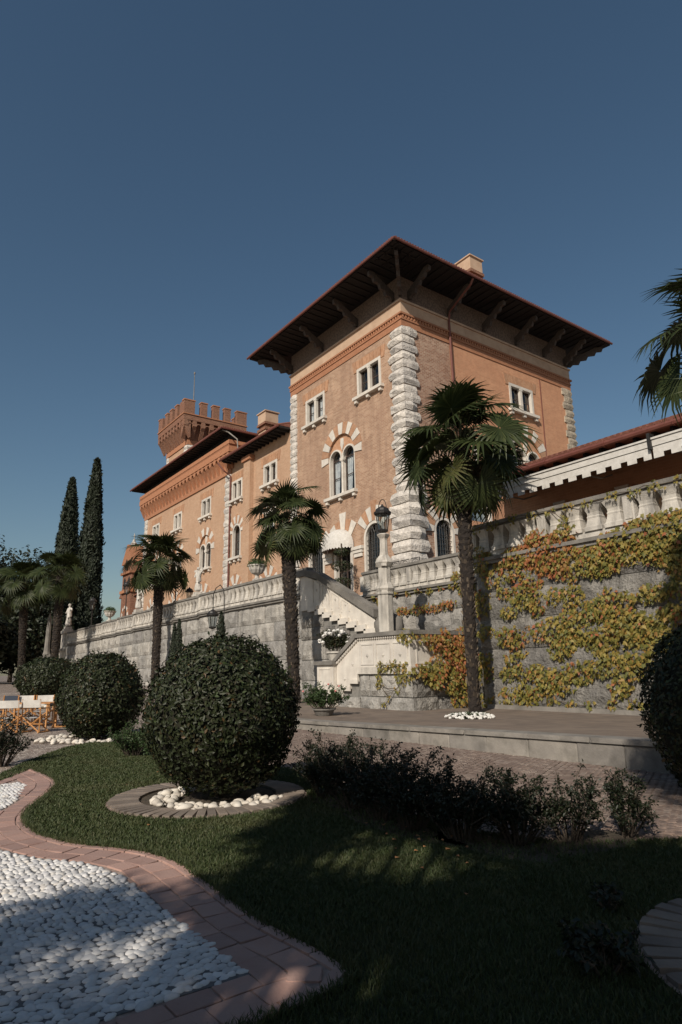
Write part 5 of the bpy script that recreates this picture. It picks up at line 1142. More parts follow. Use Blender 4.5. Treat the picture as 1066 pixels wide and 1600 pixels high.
def creeper(label, blobs, y, dens, nrm=(0, -1, .25), leaf=.118, red=None, thick=.26, xface=False):
    xs_ = [b[0] for b in blobs]; root = empty('creeper', (sum(xs_)/len(xs_), y, .3) if not xface else (y, 15.6, .3), label, 'climbing plant')
    P = []; K = []
    for x, z, r in blobs:
        n = int(dens*1.35*r*r*PI)+6; q = rng.normal(0, 1, (n, 2)); r = r*1.13+.05; q = q/np.maximum(np.linalg.norm(q, axis=1, keepdims=True), 1e-6)*np.sqrt(rng.random((n, 1)))*np.array([r*1.38, r*.92])
        q += rng.normal(0, .03, q.shape)
        d = np.clip(1-(q[:, 0]**2+q[:, 1]**2)/(r*r*1.3), .1, 1); yy = y-.03-d*thick*rng.random(n)
        P.append(np.stack([x+q[:, 0], yy, z+q[:, 1]], 1))
        w = red(x, z) if red else 0; K.append(rng.random(n) < w)
    P = np.concatenate(P); K = np.concatenate(K)
    if xface: P = np.stack([2*y-P[:, 1], P[:, 0], P[:, 2]], 1); nrm = (1, -.3, .25)
    ok = P[:, 2] > .28; P, K = P[ok], K[ok]
    for sel, nm, m in ((~K, 'leaves', 'ivy'), (K, 'red_leaves', 'ivyred')):
        if sel.sum():
            v, f = star_leaf(P[sel], np.broadcast_to(np.array(nrm), (sel.sum(), 3)), np.full(sel.sum(), leaf)); np_mesh(nm, v, f, MT[m], root, kind='stuff')
    mb = MB()
    B = sorted(blobs)
    for i in range(len(B)):
        for j in range(i+1, min(i+9, len(B)) if not xface else 0):
            a, b = B[i], B[j]
            if math.hypot(a[0]-b[0], (a[1]-b[1])*2.2) < 1.15: mb.tube([(a[0], y-.03, a[1]), ((a[0]+b[0])/2, y-.05, (a[1]+b[1])/2+random.uniform(-.1, .1)), (b[0], y-.03, b[1])], .011, 4)
    mb.build('stems', MT['stem'], root, kind='stuff')
    return root
redR = lambda x, z: .04+.85*math.exp(-((x+12.3)**2/.9+(z-4.75)**2/.35)) + .5*math.exp(-((x+13.2)**2/.5+(z-2.45)**2/.1)) + .3*math.exp(-((x+13.5)**2/.8+(z-4.4)**2/.4)) + .03 + .3*math.exp(-((x+9.9)**2/.1+(z-4.6)**2/.1))
creeper('yellow-green creeper with red patches spread in bands over the tall right-hand wall', IVY, 16.98, 330, red=redR)
creeper('thin green creeper strands trailing along the balustrade under the long awning', RUN, 16.88, 260, leaf=.09, thick=.1)
creeper('orange and yellow creeper heaped over the corner of the stair landing', LANDX, -15.78, 330, red=lambda x, z: .6 if z > 1.55 else .2, thick=.3, xface=True)
creeper('narrow orange creeper bands on the set-back wall behind the lantern post', REC, 20.47, 330, red=lambda x, z: .45 if z < 4.6 else .1)
creeper('small green creeper sprigs hanging over the stair landing ledge', [(-16.2,1.62,.14),(-16.6,1.62,.13),(-17.0,1.62,.12),(-17.35,1.6,.13),(-17.4,1.3,.10),(-17.42,1.05,.09),(-15.95,2.6,.2),(-16.2,2.62,.12),(-16.5,.9,.05),(-16.9,.6,.05),(-17.2,.35,.06),(-16.15,1.3,.22)], 14.26, 420, leaf=.085, thick=.1)

# ================================================================== SHRUBS, SMALL PLANTS
def shrub(label, c, h, r, nst, nlf, leaf, m='shrub', name='shrub', cat='shrub', group=None, seed=1, flower=None, up=.75, st_m='bark'):
    rr = random.Random(seed); root = empty(name, c, label, cat, group); mb = MB(); P = []; D = []
    for i in range(nst):
        a = rr.random()*2*PI; q = r*math.sqrt(rr.random()); hh = h*rr.uniform(.5, 1.25)*(1-.25*q/r)
        b = Vector(c)+Vector((.25*q*math.cos(a), .25*q*math.sin(a), -.02)); e = Vector(c)+Vector((q*math.cos(a), q*math.sin(a), hh)); mid = b.lerp(e, .5)+Vector((rr.uniform(-.06, .06), rr.uniform(-.06, .06), .05))
        mb.tube([b, mid, e], [.010, .007, .003], 5)
        for s in range(4):
            t = rr.uniform(.35, .95); p = b.lerp(mid, t*2) if t < .5 else mid.lerp(e, t*2-1); tw = p+Vector((rr.uniform(-1, 1), rr.uniform(-1, 1), rr.uniform(.1, .9)))*.16*h/.7
            mb.tube([p, tw], [.004, .002], 3)
            k = int(nlf*.8/4/nst)+1
            for _ in range(k): P.append(p.lerp(tw, rr.random()**.6)+Vector((rr.gauss(0, .016), rr.gauss(0, .016), rr.gauss(0, .016)))); D.append((rr.gauss(0, 1), rr.gauss(0, 1), up+rr.random()))
        for _ in range(int(nlf*.25/nst)+1):
            t = rr.uniform(.3, 1); p = b.lerp(mid, t*2) if t < .5 else mid.lerp(e, t*2-1); P.append(p+Vector((rr.gauss(0, .03), rr.gauss(0, .03), rr.gauss(0, .03)))); D.append((rr.gauss(0, 1), rr.gauss(0, 1), up+rr.random()))
    mb.build('stems', MT[st_m], root, kind='stuff')
    v, f = leafmesh(np.array(P), unit(np.array(D)), leaf, .5, .3); np_mesh('foliage', v, f, MT[m], root, kind='stuff')
    if flower:
        fm, fn, fs = flower
        for i in range(fn):
            a = rr.random()*2*PI; q = r*math.sqrt(rr.random())*.95; e_ = math.asin(rr.uniform(.05, .98)); p = Vector(c)+Vector((r*1.02*math.cos(e_)*math.cos(a), r*1.02*math.cos(e_)*math.sin(a), h*(.35+.72*math.sin(e_)))); mb = MB()
            mb.lathe([(.05*fs, -.5*fs), (.55*fs, -.25*fs), (.72*fs, .08*fs), (.5*fs, .38*fs), (.1*fs, .5*fs)], p, n=7)
            mb.v = [tuple(Vector(q)+Vector((rr.uniform(-1, 1), rr.uniform(-1, 1), rr.uniform(-1, 1)))*fs*.16) for q in mb.v]
            mb.build('flower', MT[fm], root)
    return root
ROW = [(-7.15, 4.95, .60, .42, 'leftmost shrub of the loose row on the lawn edge, touching the biggest round bush'), (-6.35, 4.78, .62, .40, 'dense dark shrub, second from the left in the row on the lawn edge'),
       (-5.75, 4.68, .60, .36, 'shrub in the middle of the row with bare stems showing, before the kerb'), (-5.2, 4.62, .60, .36, 'airy shrub standing over the sunlit grass patch with fallen leaves'),
       (-4.62, 4.72, .58, .36, 'shrub right of the sunlit grass patch, bushy at its foot'), (-4.2, 5.0, .56, .34, 'dark bushy shrub over the cobbles, third from the right in the row'),
       (-3.95, 5.42, .52, .30, 'open-branched shrub against the bright cobbles, second from the right'), (-3.72, 5.95, .44, .28, 'small sparse shrub ending the row on the right')]
for i, (x, y, h, r, lb) in enumerate(ROW): shrub(lb, (x, y, .02), h*1.12, r*1.16, 22 if i > 5 else 36, 2000 if i > 5 else 5200, .038, group='shrubs in a loose row on the lawn edge', seed=50+i)
shrub('dark shrub at the left picture edge before the wooden chairs', (-13.4, 2.15, .02), .80, .52, 30, 2600, .05, seed=71)
shrub('soft bright green plant tucked between the second round bush and the biggest one', (-12.9, 4.4, .0), .62, .62, 46, 4200, .045, m='softgreen', name='green_plant', cat='plant', seed=73)
shrub('small soft green plant just left of the biggest bush', (-11.6, 4.5, .0), .62, .5, 36, 3200, .045, m='softgreen', name='green_plant', cat='plant', seed=74)
shrub('low dark plant in the shaded bottom right corner of the lawn', (-2.30, 3.35, .02), .20, .22, 16, 420, .05, name='green_plant', cat='plant', seed=75)
shrub('leafy seedling poking out of the grass near the paved ring at right', (-2.75, 4.15, .02), .14, .12, 8, 120, .045, name='green_plant', cat='plant', seed=76)
# potted shrubs by the stairs
def pot(name, parent, c, r, h, m):
    mb = MB(); mb.lathe([(r*.62, 0), (r*.7, h*.1), (r*.95, h*.8), (r*1.08, h*.82), (r*1.08, h), (r*.92, h), (r*.85, h*.9), (.02, h*.88)], c, n=18); return mb.build(name, MT[m], parent, smooth=False)
p1 = shrub('rose bush with pink blooms in a low pot at the foot of the stairs', (-16.35, 11.2, .36), .78, .72, 46, 6500, .06, m='softgreen', name='potted_rose', cat='potted plant', seed=81, flower=('rose', 5, .05)); pot('pot', p1, (-16.35, 11.2, .22), .34, .22, 'stonedk')
p2 = shrub('bush of white blooms in a pot on the stair foot pier', (-20.5, 14.6, 2.15), .85, .62, 34, 2600, .085, m='bush', name='potted_flowers', cat='potted plant', seed=82, flower=('petal', 26, .11)); pot('pot', p2, (-20.5, 14.6, 1.86), .34, .36, 'balu')
p3 = shrub('low bed of white flowers around the foot of the tall palm', (-12.3, 13.1, .22), .14, .62, 60, 900, .05, m='softgreen', name='flower_bed', cat='flowers', seed=83, flower=('petal', 150, .055))
# little tiered tree and plant beside the door
dt = empty('clipped_tree', (-30.9, 22.6, 5.28), 'small dark tiered potted tree right of the terrace door', 'potted plant'); mb = MB(); mb.tube([(-30.9, 22.6, 5.5), (-30.9, 22.6, 9.0)], .05, 8); mb.build('trunk', MT['bark'], dt)
for z, r in ((6.6, .55), (7.6, .62), (8.45, .45)):
    D = sph(500); v, f = leafmesh(D*np.array([r, r, r*.5])+np.array([-30.9, 22.6, z]), D, .12, .55, .4); np_mesh('foliage', v, f, MT['bush'], dt, kind='stuff')
pot('pot', dt, (-30.9, 22.6, 5.28), .4, .5, 'terracotta')
# small upright conifers in front of the left wall
def conifer(label, c, h, r, n=2400, leaf=.11, m='cypress', seed=1, name='conifer', cat='conifer', group=None, p=1.0):
    rr = random.Random(seed); root = empty(name, c, label, cat, group)
    mb = MB(); mb.tube([(c[0], c[1], c[2]-.1), (c[0], c[1], c[2]+h*.93)], [r*.16, .01], 8); mb.build('trunk', MT['bark'], root)
    t = rng.random(n)**.85; a = rng.random(n)*2*PI; prof = (np.minimum(t/.12, 1)**.6)*((1-t)**(.62*p))*1.12+.015
    k = np.array([1+.34*mnoise.noise(Vector((math.cos(x)*2.1, math.sin(x)*2.1, y*h/r*.55+seed))) + .18*mnoise.noise(Vector((math.cos(x)*5, math.sin(x)*5, y*h/r*1.6+seed))) for x, y in zip(a, t)])
    q = r*prof*k*rng.uniform(.80, 1.03, n); P = np.stack([c[0]+q*np.cos(a), c[1]+q*np.sin(a), c[2]+h*(.02+.98*t)+0*t], 1)
    D = np.stack([np.cos(a), np.sin(a), np.full(n, .35)], 1)
    v, f = leafmesh(P, D, leaf, .42, .5, up=np.array([0, 0, 1.2])); np_mesh('foliage', v, f, MT[m], root, kind='stuff')
    mb = MB(); mb.lathe([(max(.02, r*.8*min((tt/.12), 1)**.6*(1-tt)**(.62*p)), h*tt) for tt in np.linspace(.03, .97, 14)], c, n=12); mb.build('dark_core', MT['core'], root, smooth=True)  # added dark filler behind the sprays, not real branches
    return root
conifer('left one of two slim conifers standing side by side before the grey wall', (-32.95, 13.0, .25), 3.75, .34, seed=2)
conifer('right one of two slim conifers standing side by side before the grey wall', (-32.3, 13.0, .25), 3.95, .34, seed=3)
conifer('single slim conifer beside the wall lantern above the biggest round bush', (-27.3, 13.0, .25), 3.95, .42, seed=4)
conifer('taller of the two huge cypresses, right beside the far end of the balustrade', (-94.0, 24, 3.0), 29.3, 2.0, 20000, .55, seed=5, name='cypress', cat='cypress tree', group='tall cypresses at the far end', p=.95)
conifer('shorter left one of the two huge cypresses, behind the far palms', (-108.6, 24, 3.0), 30.0, 2.35, 20000, .6, seed=9, name='cypress', cat='cypress tree', group='tall cypresses at the far end', p=.95)

# ================================================================== BROADLEAF TREES
def tree(label, c, h, r, nclump, nleaf, leaf, m='tree', seed=1, group=None, trunk_r=.3, cz=.62, flat=.8, clumps=None, cs=.33, name='broadleaf_tree'):
    rr = random.Random(seed); root = empty(name, c, label, 'tree', group); C0 = Vector(c)+Vector((0, 0, h*cz)); mb = MB()
    mb.tube([Vector(c)-Vector((0, 0, .2)), Vector(c).lerp(C0, .5)+Vector((rr.uniform(-.2, .2), rr.uniform(-.2, .2), 0)), C0], [trunk_r, trunk_r*.75, trunk_r*.4], 10); Ps = []; Ds = []
    if clumps is None:
        clumps = []
        for i in range(nclump):
            d = Vector((rr.gauss(0, 1), rr.gauss(0, 1), rr.gauss(.15, 1))).normalized()*rr.uniform(.45, 1.0)
            clumps.append((C0+Vector((d.x*r, d.y*r, d.z*h*(1-cz)*.95)), r*cs*rr.uniform(.75, 1.25)))
    for p, s in clumps:
        p = Vector(p); b = Vector(c).lerp(C0, rr.uniform(.5, 1)); mb.tube([b, b.lerp(p, .5)+Vector((0, 0, .1*s)), p], [trunk_r*.3, trunk_r*.18, trunk_r*.06], 5)
        n = int(nleaf/len(clumps)); D = sph(n); q = D*(rng.random((n, 1))**.45)*s*np.array([1.15, 1.15, flat]); Ps.append(np.array(p)+q); Ds.append(D+np.array([0, 0, .5]))
    mb.build('trunk', MT['bark'], root)
    v, f = leafmesh(np.concatenate(Ps), unit(np.concatenate(Ds)), leaf, .6, .5); np_mesh('crown', v, f, MT[m], root, kind='stuff')
    return root
TR = [((-92, 6.5, .5), 20.0, 8.0, 'dark broadleaf tree at the left picture edge behind the leftmost palm'), ((-96, 15.5, .5), 19.0, 7.5, 'dark rounded broadleaf tree behind the two far palms'),
      ((-86, 15.5, .5), 11.0, 5.5, 'lower dark tree filling the gap below the cypresses'), ((-104, 20, .5), 15.5, 7, 'broadleaf tree at the foot of the left cypress'), ((-80, 7.0, .5), 8.5, 5, 'low dark tree behind the third round bush at far left'), ((-84, 11, .5), 8.5, 5.5, 'thick dark tree behind the farthest palm trunks')]
for i, (c, h, r, lb) in enumerate(TR): tree(lb, c, h, r, 46, 8500, .55, seed=20+i, group='dark trees behind the far palms', cz=.55)
# the trees behind the viewer whose shade lies over the lawn
SH = []; SUNH = SUN/SUN.z
SHADE = [(-7.4, 5.4), (-7.3, 4.6), (-6.0, 3.5), (-5.1, 2.75), (-4.55, 2.42), (-5.0, 1.95), (-5.25, 1.5), (-4.95, .75), (-4.7, -.6), (-1, -.6), (-.6, 6.0), (-3.1, 6.2), (-4.1, 4.75), (-4.6, 5.3), (-6.0, 5.6)]
LIT = [(-4.5, 3.85, .62), (-4.95, 3.4, .25), (-4.36, 1.98, .18), (-3.2, 2.1, .42), (-4.45, 1.0, .2), (-3.9, 1.5, .16), (-2.55, 4.05, .12), (-3.1, 1.4, .12)]
rr = random.Random(77); y = -.6
while y < 6.3:
    x = -7.5
    while x < -.6:
        q = (x+rr.uniform(-.12, .12), y+rr.uniform(-.12, .12))
        if inside(q, SHADE) and not any(math.hypot(q[0]-a, q[1]-b) < r+.16 for a, b, r in LIT):
            hh = rr.uniform(5.2, 8.6); SH.append((Vector((q[0], q[1], 0))+SUNH*hh, rr.uniform(.34, .46)))
        x += .36
    y += .36
cen = sum((p for p, s in SH), Vector())/len(SH)
tree('leafy tree standing outside the view whose shade falls over the lawn', (cen.x+1.2, cen.y-.8, 0), 7.5, 1, 1, len(SH)*210, .14, seed=31, clumps=SH, trunk_r=.22, cz=.6, flat=.7, name='shade_tree')
S2 = []
for i in range(60):
    q = Vector((-3.5+rr.uniform(-1.0, .9), 8.2+rr.uniform(-.8, .8), rr.uniform(.1, 2.0))); S2.append((q+SUNH*rr.uniform(6, 8), .42))
tree('second leafy tree outside the view, shading the bush at the right edge', (3.2, 1.2, 0), 8.5, 1, 1, 9500, .14, seed=32, clumps=S2, trunk_r=.2, cz=.7, flat=.8, name='shade_tree')

tree('dense dark tree added outside the view to block sky light from the right', (6.2, 1.8, 0), 8.5, 3.4, 40, 9000, .22, seed=41, trunk_r=.2, cz=.52, name='shade_tree', cs=.4)  # added out of view to cut the sky fill on the lawn
tree('dense dark tree added outside the view to dim sky light, beyond the paved ring', (5.6, 7.2, 0), 8.0, 3.2, 40, 9000, .22, seed=42, trunk_r=.2, cz=.52, name='shade_tree', cs=.4)  # likewise an unseen addition that keeps sky light off the garden
hd = empty('added_hedge', (-3, -6.2, 0), 'tall clipped greenery added outside the view to block low sky light', 'added_hedge'); mb = MB(); mb.box((-11, -6.6, 0), (4.5, -5.8, 3.2)); mb.build('dark_core', MT['core'], hd)  # unseen greenery with a solid dark core, added to block low sky
n = 14000; P = np.stack([rng.uniform(-11.2, 4.7, n), rng.choice([-6.75, -5.65], n)+rng.normal(0, .06, n), rng.uniform(0, 3.3, n)], 1); v, f = leafmesh(P, np.tile([0., 1., .2], (n, 1)), .12, .55, .6); np_mesh('foliage', v, f, MT['bush'], hd, kind='stuff')

# ================================================================== LAWN GRASS
NB = 230000
lx0, lx1 = -16.6, -.6; cand = np.stack([rng.uniform(lx0, lx1, NB*4), rng.uniform(.1, 6.3, NB*4)], 1)
dist = np.hypot(cand[:, 0], cand[:, 1]); cand = cand[rng.random(len(cand)) < np.clip((5.2/np.maximum(dist, .5))**1.15, .12, 1)]
okm = inside_np(cand, LAWN)
for (cx_, cy_, rr_) in ((BIG[0]-.12, BIG[1]-.1, 1.25), (-1.42, 4.45, 1.16), (-17.0, 4.85, 1.0)): okm &= np.hypot(cand[:, 0]-cx_, cand[:, 1]-cy_) > rr_
for (x, y, h, r, lb) in ROW: okm &= (np.hypot(cand[:, 0]-x, cand[:, 1]-y) > .16) | (rng.random(len(cand)) < .35)
for (x, y, ax_, ay_) in SOIL: okm &= (((cand[:, 0]-x)/ax_)**2+((cand[:, 1]-y)/ay_)**2 > 1) | (rng.random(len(cand)) < .22)
G = cand[okm][:NB]; n = len(G)
a = rng.random(n)*2*PI; L = rng.uniform(.022, .046, n)*np.clip(.8+.03*np.hypot(G[:, 0], G[:, 1]), .8, 1.2); w = rng.uniform(.0022, .0042, n)*np.clip(np.hypot(G[:, 0], G[:, 1])/4, 1, 3)
ln = rng.normal(0, .35, (n, 2)); b3 = np.stack([np.cos(a), np.sin(a), np.zeros(n)], 1)*w[:, None]
# longer tufts hanging over the path edge
kk = rng.integers(2, len(EC)-2, 9000); Gt = EC[kk]+rng.normal(0, .022, (9000, 2)); G = np.concatenate([G, Gt]); n = len(G)
a = rng.random(n)*2*PI; L = np.r_[L, rng.uniform(.035, .075, 9000)]; w = np.r_[w, rng.uniform(.0024, .004, 9000)]
ln = rng.normal(0, .38, (n, 2)); b3 = np.stack([np.cos(a), np.sin(a), np.zeros(n)], 1)*w[:, None]
P0 = np.c_[G, np.full(n, .020)]; P1 = P0+np.c_[ln*.4*L[:, None], L*.6]; P2 = P0+np.c_[ln*1.15*L[:, None], L*.98]
v = np.stack([P0-b3, P0+b3, P1+b3*.8, P1-b3*.8, P2], 1).reshape(-1, 3); i = (np.arange(n)*5)[:, None]
f = np.concatenate([i+[0, 1, 2], i+[0, 2, 3], i+[3, 2, 4]], 0)
go = np_mesh('grass', v, f, MT['grass'], None, kind='stuff'); tag(go, 'short green lawn grass around the round bush and shrubs', 'grass')
# fallen leaves
fl = [(-5.4, 4.4), (-5.2, 4.5), (-4.95, 4.55), (-4.75, 4.3), (-4.5, 4.05), (-5.6, 4.35), (-4.2, 4.2), (-4.65, 4.6), (-4.9, 4.15), (-4.55, 4.2), (-4.35, 4.3), (-4.7, 3.95), (-4.45, 3.8), (-4.15, 3.75), (-4.6, 4.45), (-4.3, 4.45), (-4.85, 4.4), (-5.1, 4.2), (-9.6, 3.2), (-10.4, 3.9), (-7.0, 2.6), (-4.0, 4.1), (-3.5, 3.6), (-8.6, 2.3)]
for x, y in fl:
    mb = MB(); s = random.uniform(.028, .045); a = random.random()*6.3; pts = [(0, 0, .0), (.5, .45, .25), (1.2, .1, .05), (1.0, -.5, .3), (.3, -.4, .12)]
    mb.add([(x+s*(px*math.cos(a)-py*math.sin(a)), y+s*(px*math.sin(a)+py*math.cos(a)), .055+s*pz_) for px, py, pz_ in pts], [(0, 1, 2), (0, 2, 3), (0, 3, 4)])
    tag(mb.build('fallen_leaf', MT['dryleaf'], loc=(x, y, .05)), 'dry orange leaf lying on the lawn grass', 'leaf', 'fallen leaves on the lawn')

# ================================================================== WHITE STONES
def stone_mesh(seed):
    r = random.Random(seed); bm = bmesh.new(); bmesh.ops.create_icosphere(bm, subdivisions=2, radius=1); o = Vector((seed*3.1, 0, 0))
    for v in bm.verts: v.co *= 1+.38*mnoise.noise(v.co*1.25+o)
    for f in bm.faces: f.smooth = True
    me = bpy.data.meshes.new('white_stone'); bm.to_mesh(me); bm.free(); me.materials.append(MT['whstone']); return me
SM = [stone_mesh(k) for k in range(6)]
def stone_ring(label, group, c, r0, r1, a0, a1, n, s0, s1, z=.03, layers=1):
    placed = []; tries = 0
    while len(placed) < n and tries < 6000:
        tries += 1; a = math.radians(random.uniform(a0, a1)); r = random.uniform(r0, r1); s = random.uniform(s0, s1); p = (c[0]+r*math.cos(a), c[1]+r*math.sin(a))
        if any(math.hypot(p[0]-q[0], p[1]-q[1]) < (s+q[2])*.82 for q in placed): continue
        placed.append((*p, s))
        o = link('white_stone', random.choice(SM), (p[0], p[1], z+s*.45), (random.uniform(-.3, .3), random.uniform(-.3, .3), random.random()*6.3), (s*random.uniform(1.0, 1.4), s*random.uniform(.75, 1), s*random.uniform(.55, .8)))
        tag(o, label, 'stone', group)
stone_ring('white stone in the ring around the biggest round bush', 'white stones around the biggest bush', BIG, .52, .84, -215, 40, 90, .026, .072)
stone_ring('white stone lying along the foot of the second round bush', 'white stones around the second bush', (-17.0, 4.85), .85, 1.35, -175, 20, 75, .035, .08, .02)
stone_ring('white stone on the ground by the third round bush', 'white stones around the third bush', (-31.0, 6.5), 1.2, 1.6, -150, 0, 16, .10, .16, .22)
# ================================================================== LAMPS, STATUES, URNS, CHAIRS
def lantern_parts(root, x, y, z, s=1.0, hang=True):
    """six-sided iron lantern, its base at z"""
    mb = MB(); mb.lathe([(.06*s, -.10*s), (.20*s, -.04*s), (.22*s, .02*s), (.19*s, .05*s)], (x, y, z), n=6)
    for k in range(6):
        a = 2*PI*k/6; mb.tube([(x+.19*s*math.cos(a), y+.19*s*math.sin(a), z+.04*s), (x+.29*s*math.cos(a), y+.29*s*math.sin(a), z+.68*s)], .018*s, 5)
    mb.lathe([(.31*s, .66*s), (.36*s, .70*s), (.37*s, .78*s), (.30*s, .84*s), (.27*s, .93*s), (.16*s, 1.0*s), (.06*s, 1.06*s), (.03*s, 1.14*s)], (x, y, z), n=12)
    mb.build('lantern_frame', MT['iron'], root)
    for k in range(6):
        a, b = 2*PI*k/6, 2*PI*(k+1)/6; q = MB(); q.add([(x+r*s*math.cos(t), y+r*s*math.sin(t), z+h*s) for r, h, t in ((.185, .05, a), (.185, .05, b), (.28, .67, b), (.28, .67, a))], [(0, 1, 2, 3)]); q.build('pane', MT['glass'], root)
    mb = MB(); mb.lathe([(.035*s, .08*s), (.035*s, .34*s), (.015*s, .36*s), (.012*s, .44*s)], (x, y, z), n=8); mb.build('candle', MT['canvas'], root)
    if hang:
        mb = MB(); mb.tube([(x+.26*s*math.cos(PI*t/12), y, z+.92*s+.42*s*math.sin(PI*t/12)) for t in range(13)], .018*s, 5); mb.build('ring_handle', MT['iron'], root)
lp = empty('lamp_post', (-19.4, 16.3, 1.9), 'tall carved stone lamp post with black lantern standing on the stair landing', 'lamp post')
mb = MB(); q8 = PI/8
mb.lathe([(.42, 0), (.42, .35), (.34, .5), (.31, .6), (.31, 2.45), (.36, 2.5), (.36, 2.58)], (-19.4, 16.3, 1.9), n=8, rot=q8); mb.build('pedestal', MT['balu'], lp)
mb = MB(); mb.lathe([(.33, 2.58), (.40, 2.72), (.31, 2.9), (.26, 2.98), (.25, 3.55), (.30, 3.62), (.38, 3.76), (.28, 3.95), (.2, 4.05)], (-19.4, 16.3, 1.9), n=8, rot=q8)
for k in range(4):
    a = k*PI/2+PI/4
    for z in (4.45, 5.5): mb.add([(-19.4+.36*math.cos(a-.35), 16.3+.36*math.sin(a-.35), z), (-19.4+.36*math.cos(a+.35), 16.3+.36*math.sin(a+.35), z), (-19.4+.30*math.cos(a), 16.3+.30*math.sin(a), z+.42), (-19.4+.26*math.cos(a), 16.3+.26*math.sin(a), z)], [(0, 1, 2), (0, 2, 3), (1, 3, 2)])
mb.build('gabled_collar', MT['balu'], lp)
mb = MB(); mb.lathe([(.19, 4.05), (.165, 4.2), (.155, 4.7), (.17, 4.75), (.22, 4.82), (.27, 4.9), (.20, 4.95)], (-19.4, 16.3, 1.9), n=8, rot=q8); mb.build('shaft', MT['balu'], lp)
lantern_parts(lp, -19.4, 16.3, 6.98, .98)
# wall lantern over the biggest bush, hanging from a curled iron arm
wl_ = empty('wall_lantern', (-30.4, 14.0, 3.6), 'black lantern hanging from a curled iron arm on a post before the grey wall', 'lantern')
lantern_parts(wl_, -30.4, 14.0, 3.72, .85, hang=False)
mb = MB(); mb.tube([(-30.4, 14.0, 4.65), (-30.38, 14.0, 5.4), (-30.1, 14.0, 5.7), (-29.6, 14.0, 5.8), (-29.2, 14.0, 5.5), (-29.1, 14.0, 4.9), (-29.1, 14.0, .2)], .022, 6); mb.build('curled_arm', MT['iron'], wl_)
def terrace_lamp(label, x, y, z0, z1, s=1.2):
    o = empty('street_lamp', (x, y, z0), label, 'lamp', 'iron lamps on the terrace'); mb = MB(); mb.lathe([(.16, 0), (.16, .3), (.08, .4), (.05, .6), (.045, z1-z0)], (x, y, z0), n=8); mb.build('post', MT['iron'], o); lantern_parts(o, x, y, z1+.1*s, s, hang=False)
terrace_lamp('black iron lamp beside the second statue, before the chapel', -57.3, 18, 4.9, 8.3, 1.0)
terrace_lamp('black iron lamp half hidden by the slender palm crown on the terrace', -45.7, 18, 4.9, 7.6, .85)
terrace_lamp('small iron lamp in front of the taller cypress at the far end', -68.1, 18, 4.7, 7.8, 1.1)
terrace_lamp('iron lamp right of the palm in front of the corbelled block', -43.6, 18.2, 4.9, 6.5, .8)

# statues: draped figures
def figure(name, label, loc, rz, s, pose, mt='statue'):
    root = empty(name, loc, label, 'statue', 'statues on the balustrade')
    me = bpy.data.meshes.new('figure'); J = pose['J']; E = pose['E']; R = pose['R']
    me.from_pydata([Vector(j) for j in J], E, []); o = bpy.data.objects.new('figure', me); COL.objects.link(o)
    md = o.modifiers.new('skin', 'SKIN'); md.use_smooth_shade = True
    for i, r in enumerate(R): me.skin_vertices[0].data[i].radius = (r, r) if not hasattr(r, '__len__') else r
    me.skin_vertices[0].data[0].use_root = True
    o.modifiers.new('sub', 'SUBSURF').levels = 2
    dg = bpy.context.evaluated_depsgraph_get(); m2 = bpy.data.meshes.new_from_object(o.evaluated_get(dg)); COL.objects.unlink(o); bpy.data.objects.remove(o)
    for v in m2.vertices:   # folds of cloth over the lower body
        if v.co.z < 1.05:
            a = math.atan2(v.co.y, v.co.x); k = 1+.10*math.sin(a*7+v.co.z*5)*(1.1-v.co.z); v.co.x *= k; v.co.y *= k
    m2.materials.append(MT[mt]); m2.name = 'figure'
    f = link('figure', m2, Vector(loc)+Vector((0, 0, .30*s)), (0, 0, rz), (s, s, s), root)
    # hair and face masses
    hx, hy, hz = pose['head']; mb = MB(); c = Vector(loc)+Vector((0, 0, .30*s)); h = Matrix.Rotation(rz, 3, 'Z') @ Vector((hx, hy, hz))*s+c
    mb.lathe([(.02, -.13), (.085, -.08), (.115, 0), (.11, .07), (.07, .12), (.01, .14)], (0, 0, 0), n=12)
    mb.tube([(0, -.10, .01), (0, -.135, -.03)], [.018, .024], 6)
    mb.v = [tuple(h+Matrix.Rotation(rz, 3, 'Z') @ Vector(v)*s) for v in mb.v]; mb.build('head', MT[mt], root, smooth=True)
    mb = MB(); mb.box((loc[0]-.36*s, loc[1]-.30*s, loc[2]), (loc[0]+.36*s, loc[1]+.30*s, loc[2]+.14*s)); mb.box((loc[0]-.28*s, loc[1]-.24*s, loc[2]+.141*s), (loc[0]+.28*s, loc[1]+.24*s, loc[2]+.32*s)); mb.build('plinth', MT['balu'], root)
    return root
J = [(0, 0, .95), (0, .02, 1.15), (.02, .02, 1.38), (.02, 0, 1.52), (.02, -.01, 1.62), (-.19, .02, 1.43), (-.30, -.02, 1.16), (-.14, -.18, 1.08), (.22, .03, 1.44), (.38, .0, 1.24), (.46, -.12, 1.36), (-.09, 0, .5), (-.11, -.02, .06), (.11, -.04, .52), (.15, -.02, .06), (0, .06, .55), (0.02, .09, .05)]
E = [(0, 1), (1, 2), (2, 3), (3, 4), (2, 5), (5, 6), (6, 7), (2, 8), (8, 9), (9, 10), (0, 11), (11, 12), (0, 13), (13, 14), (0, 15), (15, 16)]
Rr = [.19, .155, .18, .065, .07, .085, .06, .045, .085, .06, .045, .17, .15, .17, .15, .17, .15]
PA = dict(J=J, E=E, R=Rr, head=(.02, -.01, 1.70))
JB = [list(j) for j in J]; JB[6] = (-.36, -.06, 1.30); JB[7] = (-.22, -.16, 1.58); JB[9] = (.30, -.02, 1.16); JB[10] = (.12, -.2, 1.04); PB = dict(J=JB, E=E, R=Rr, head=(.02, -.01, 1.70))
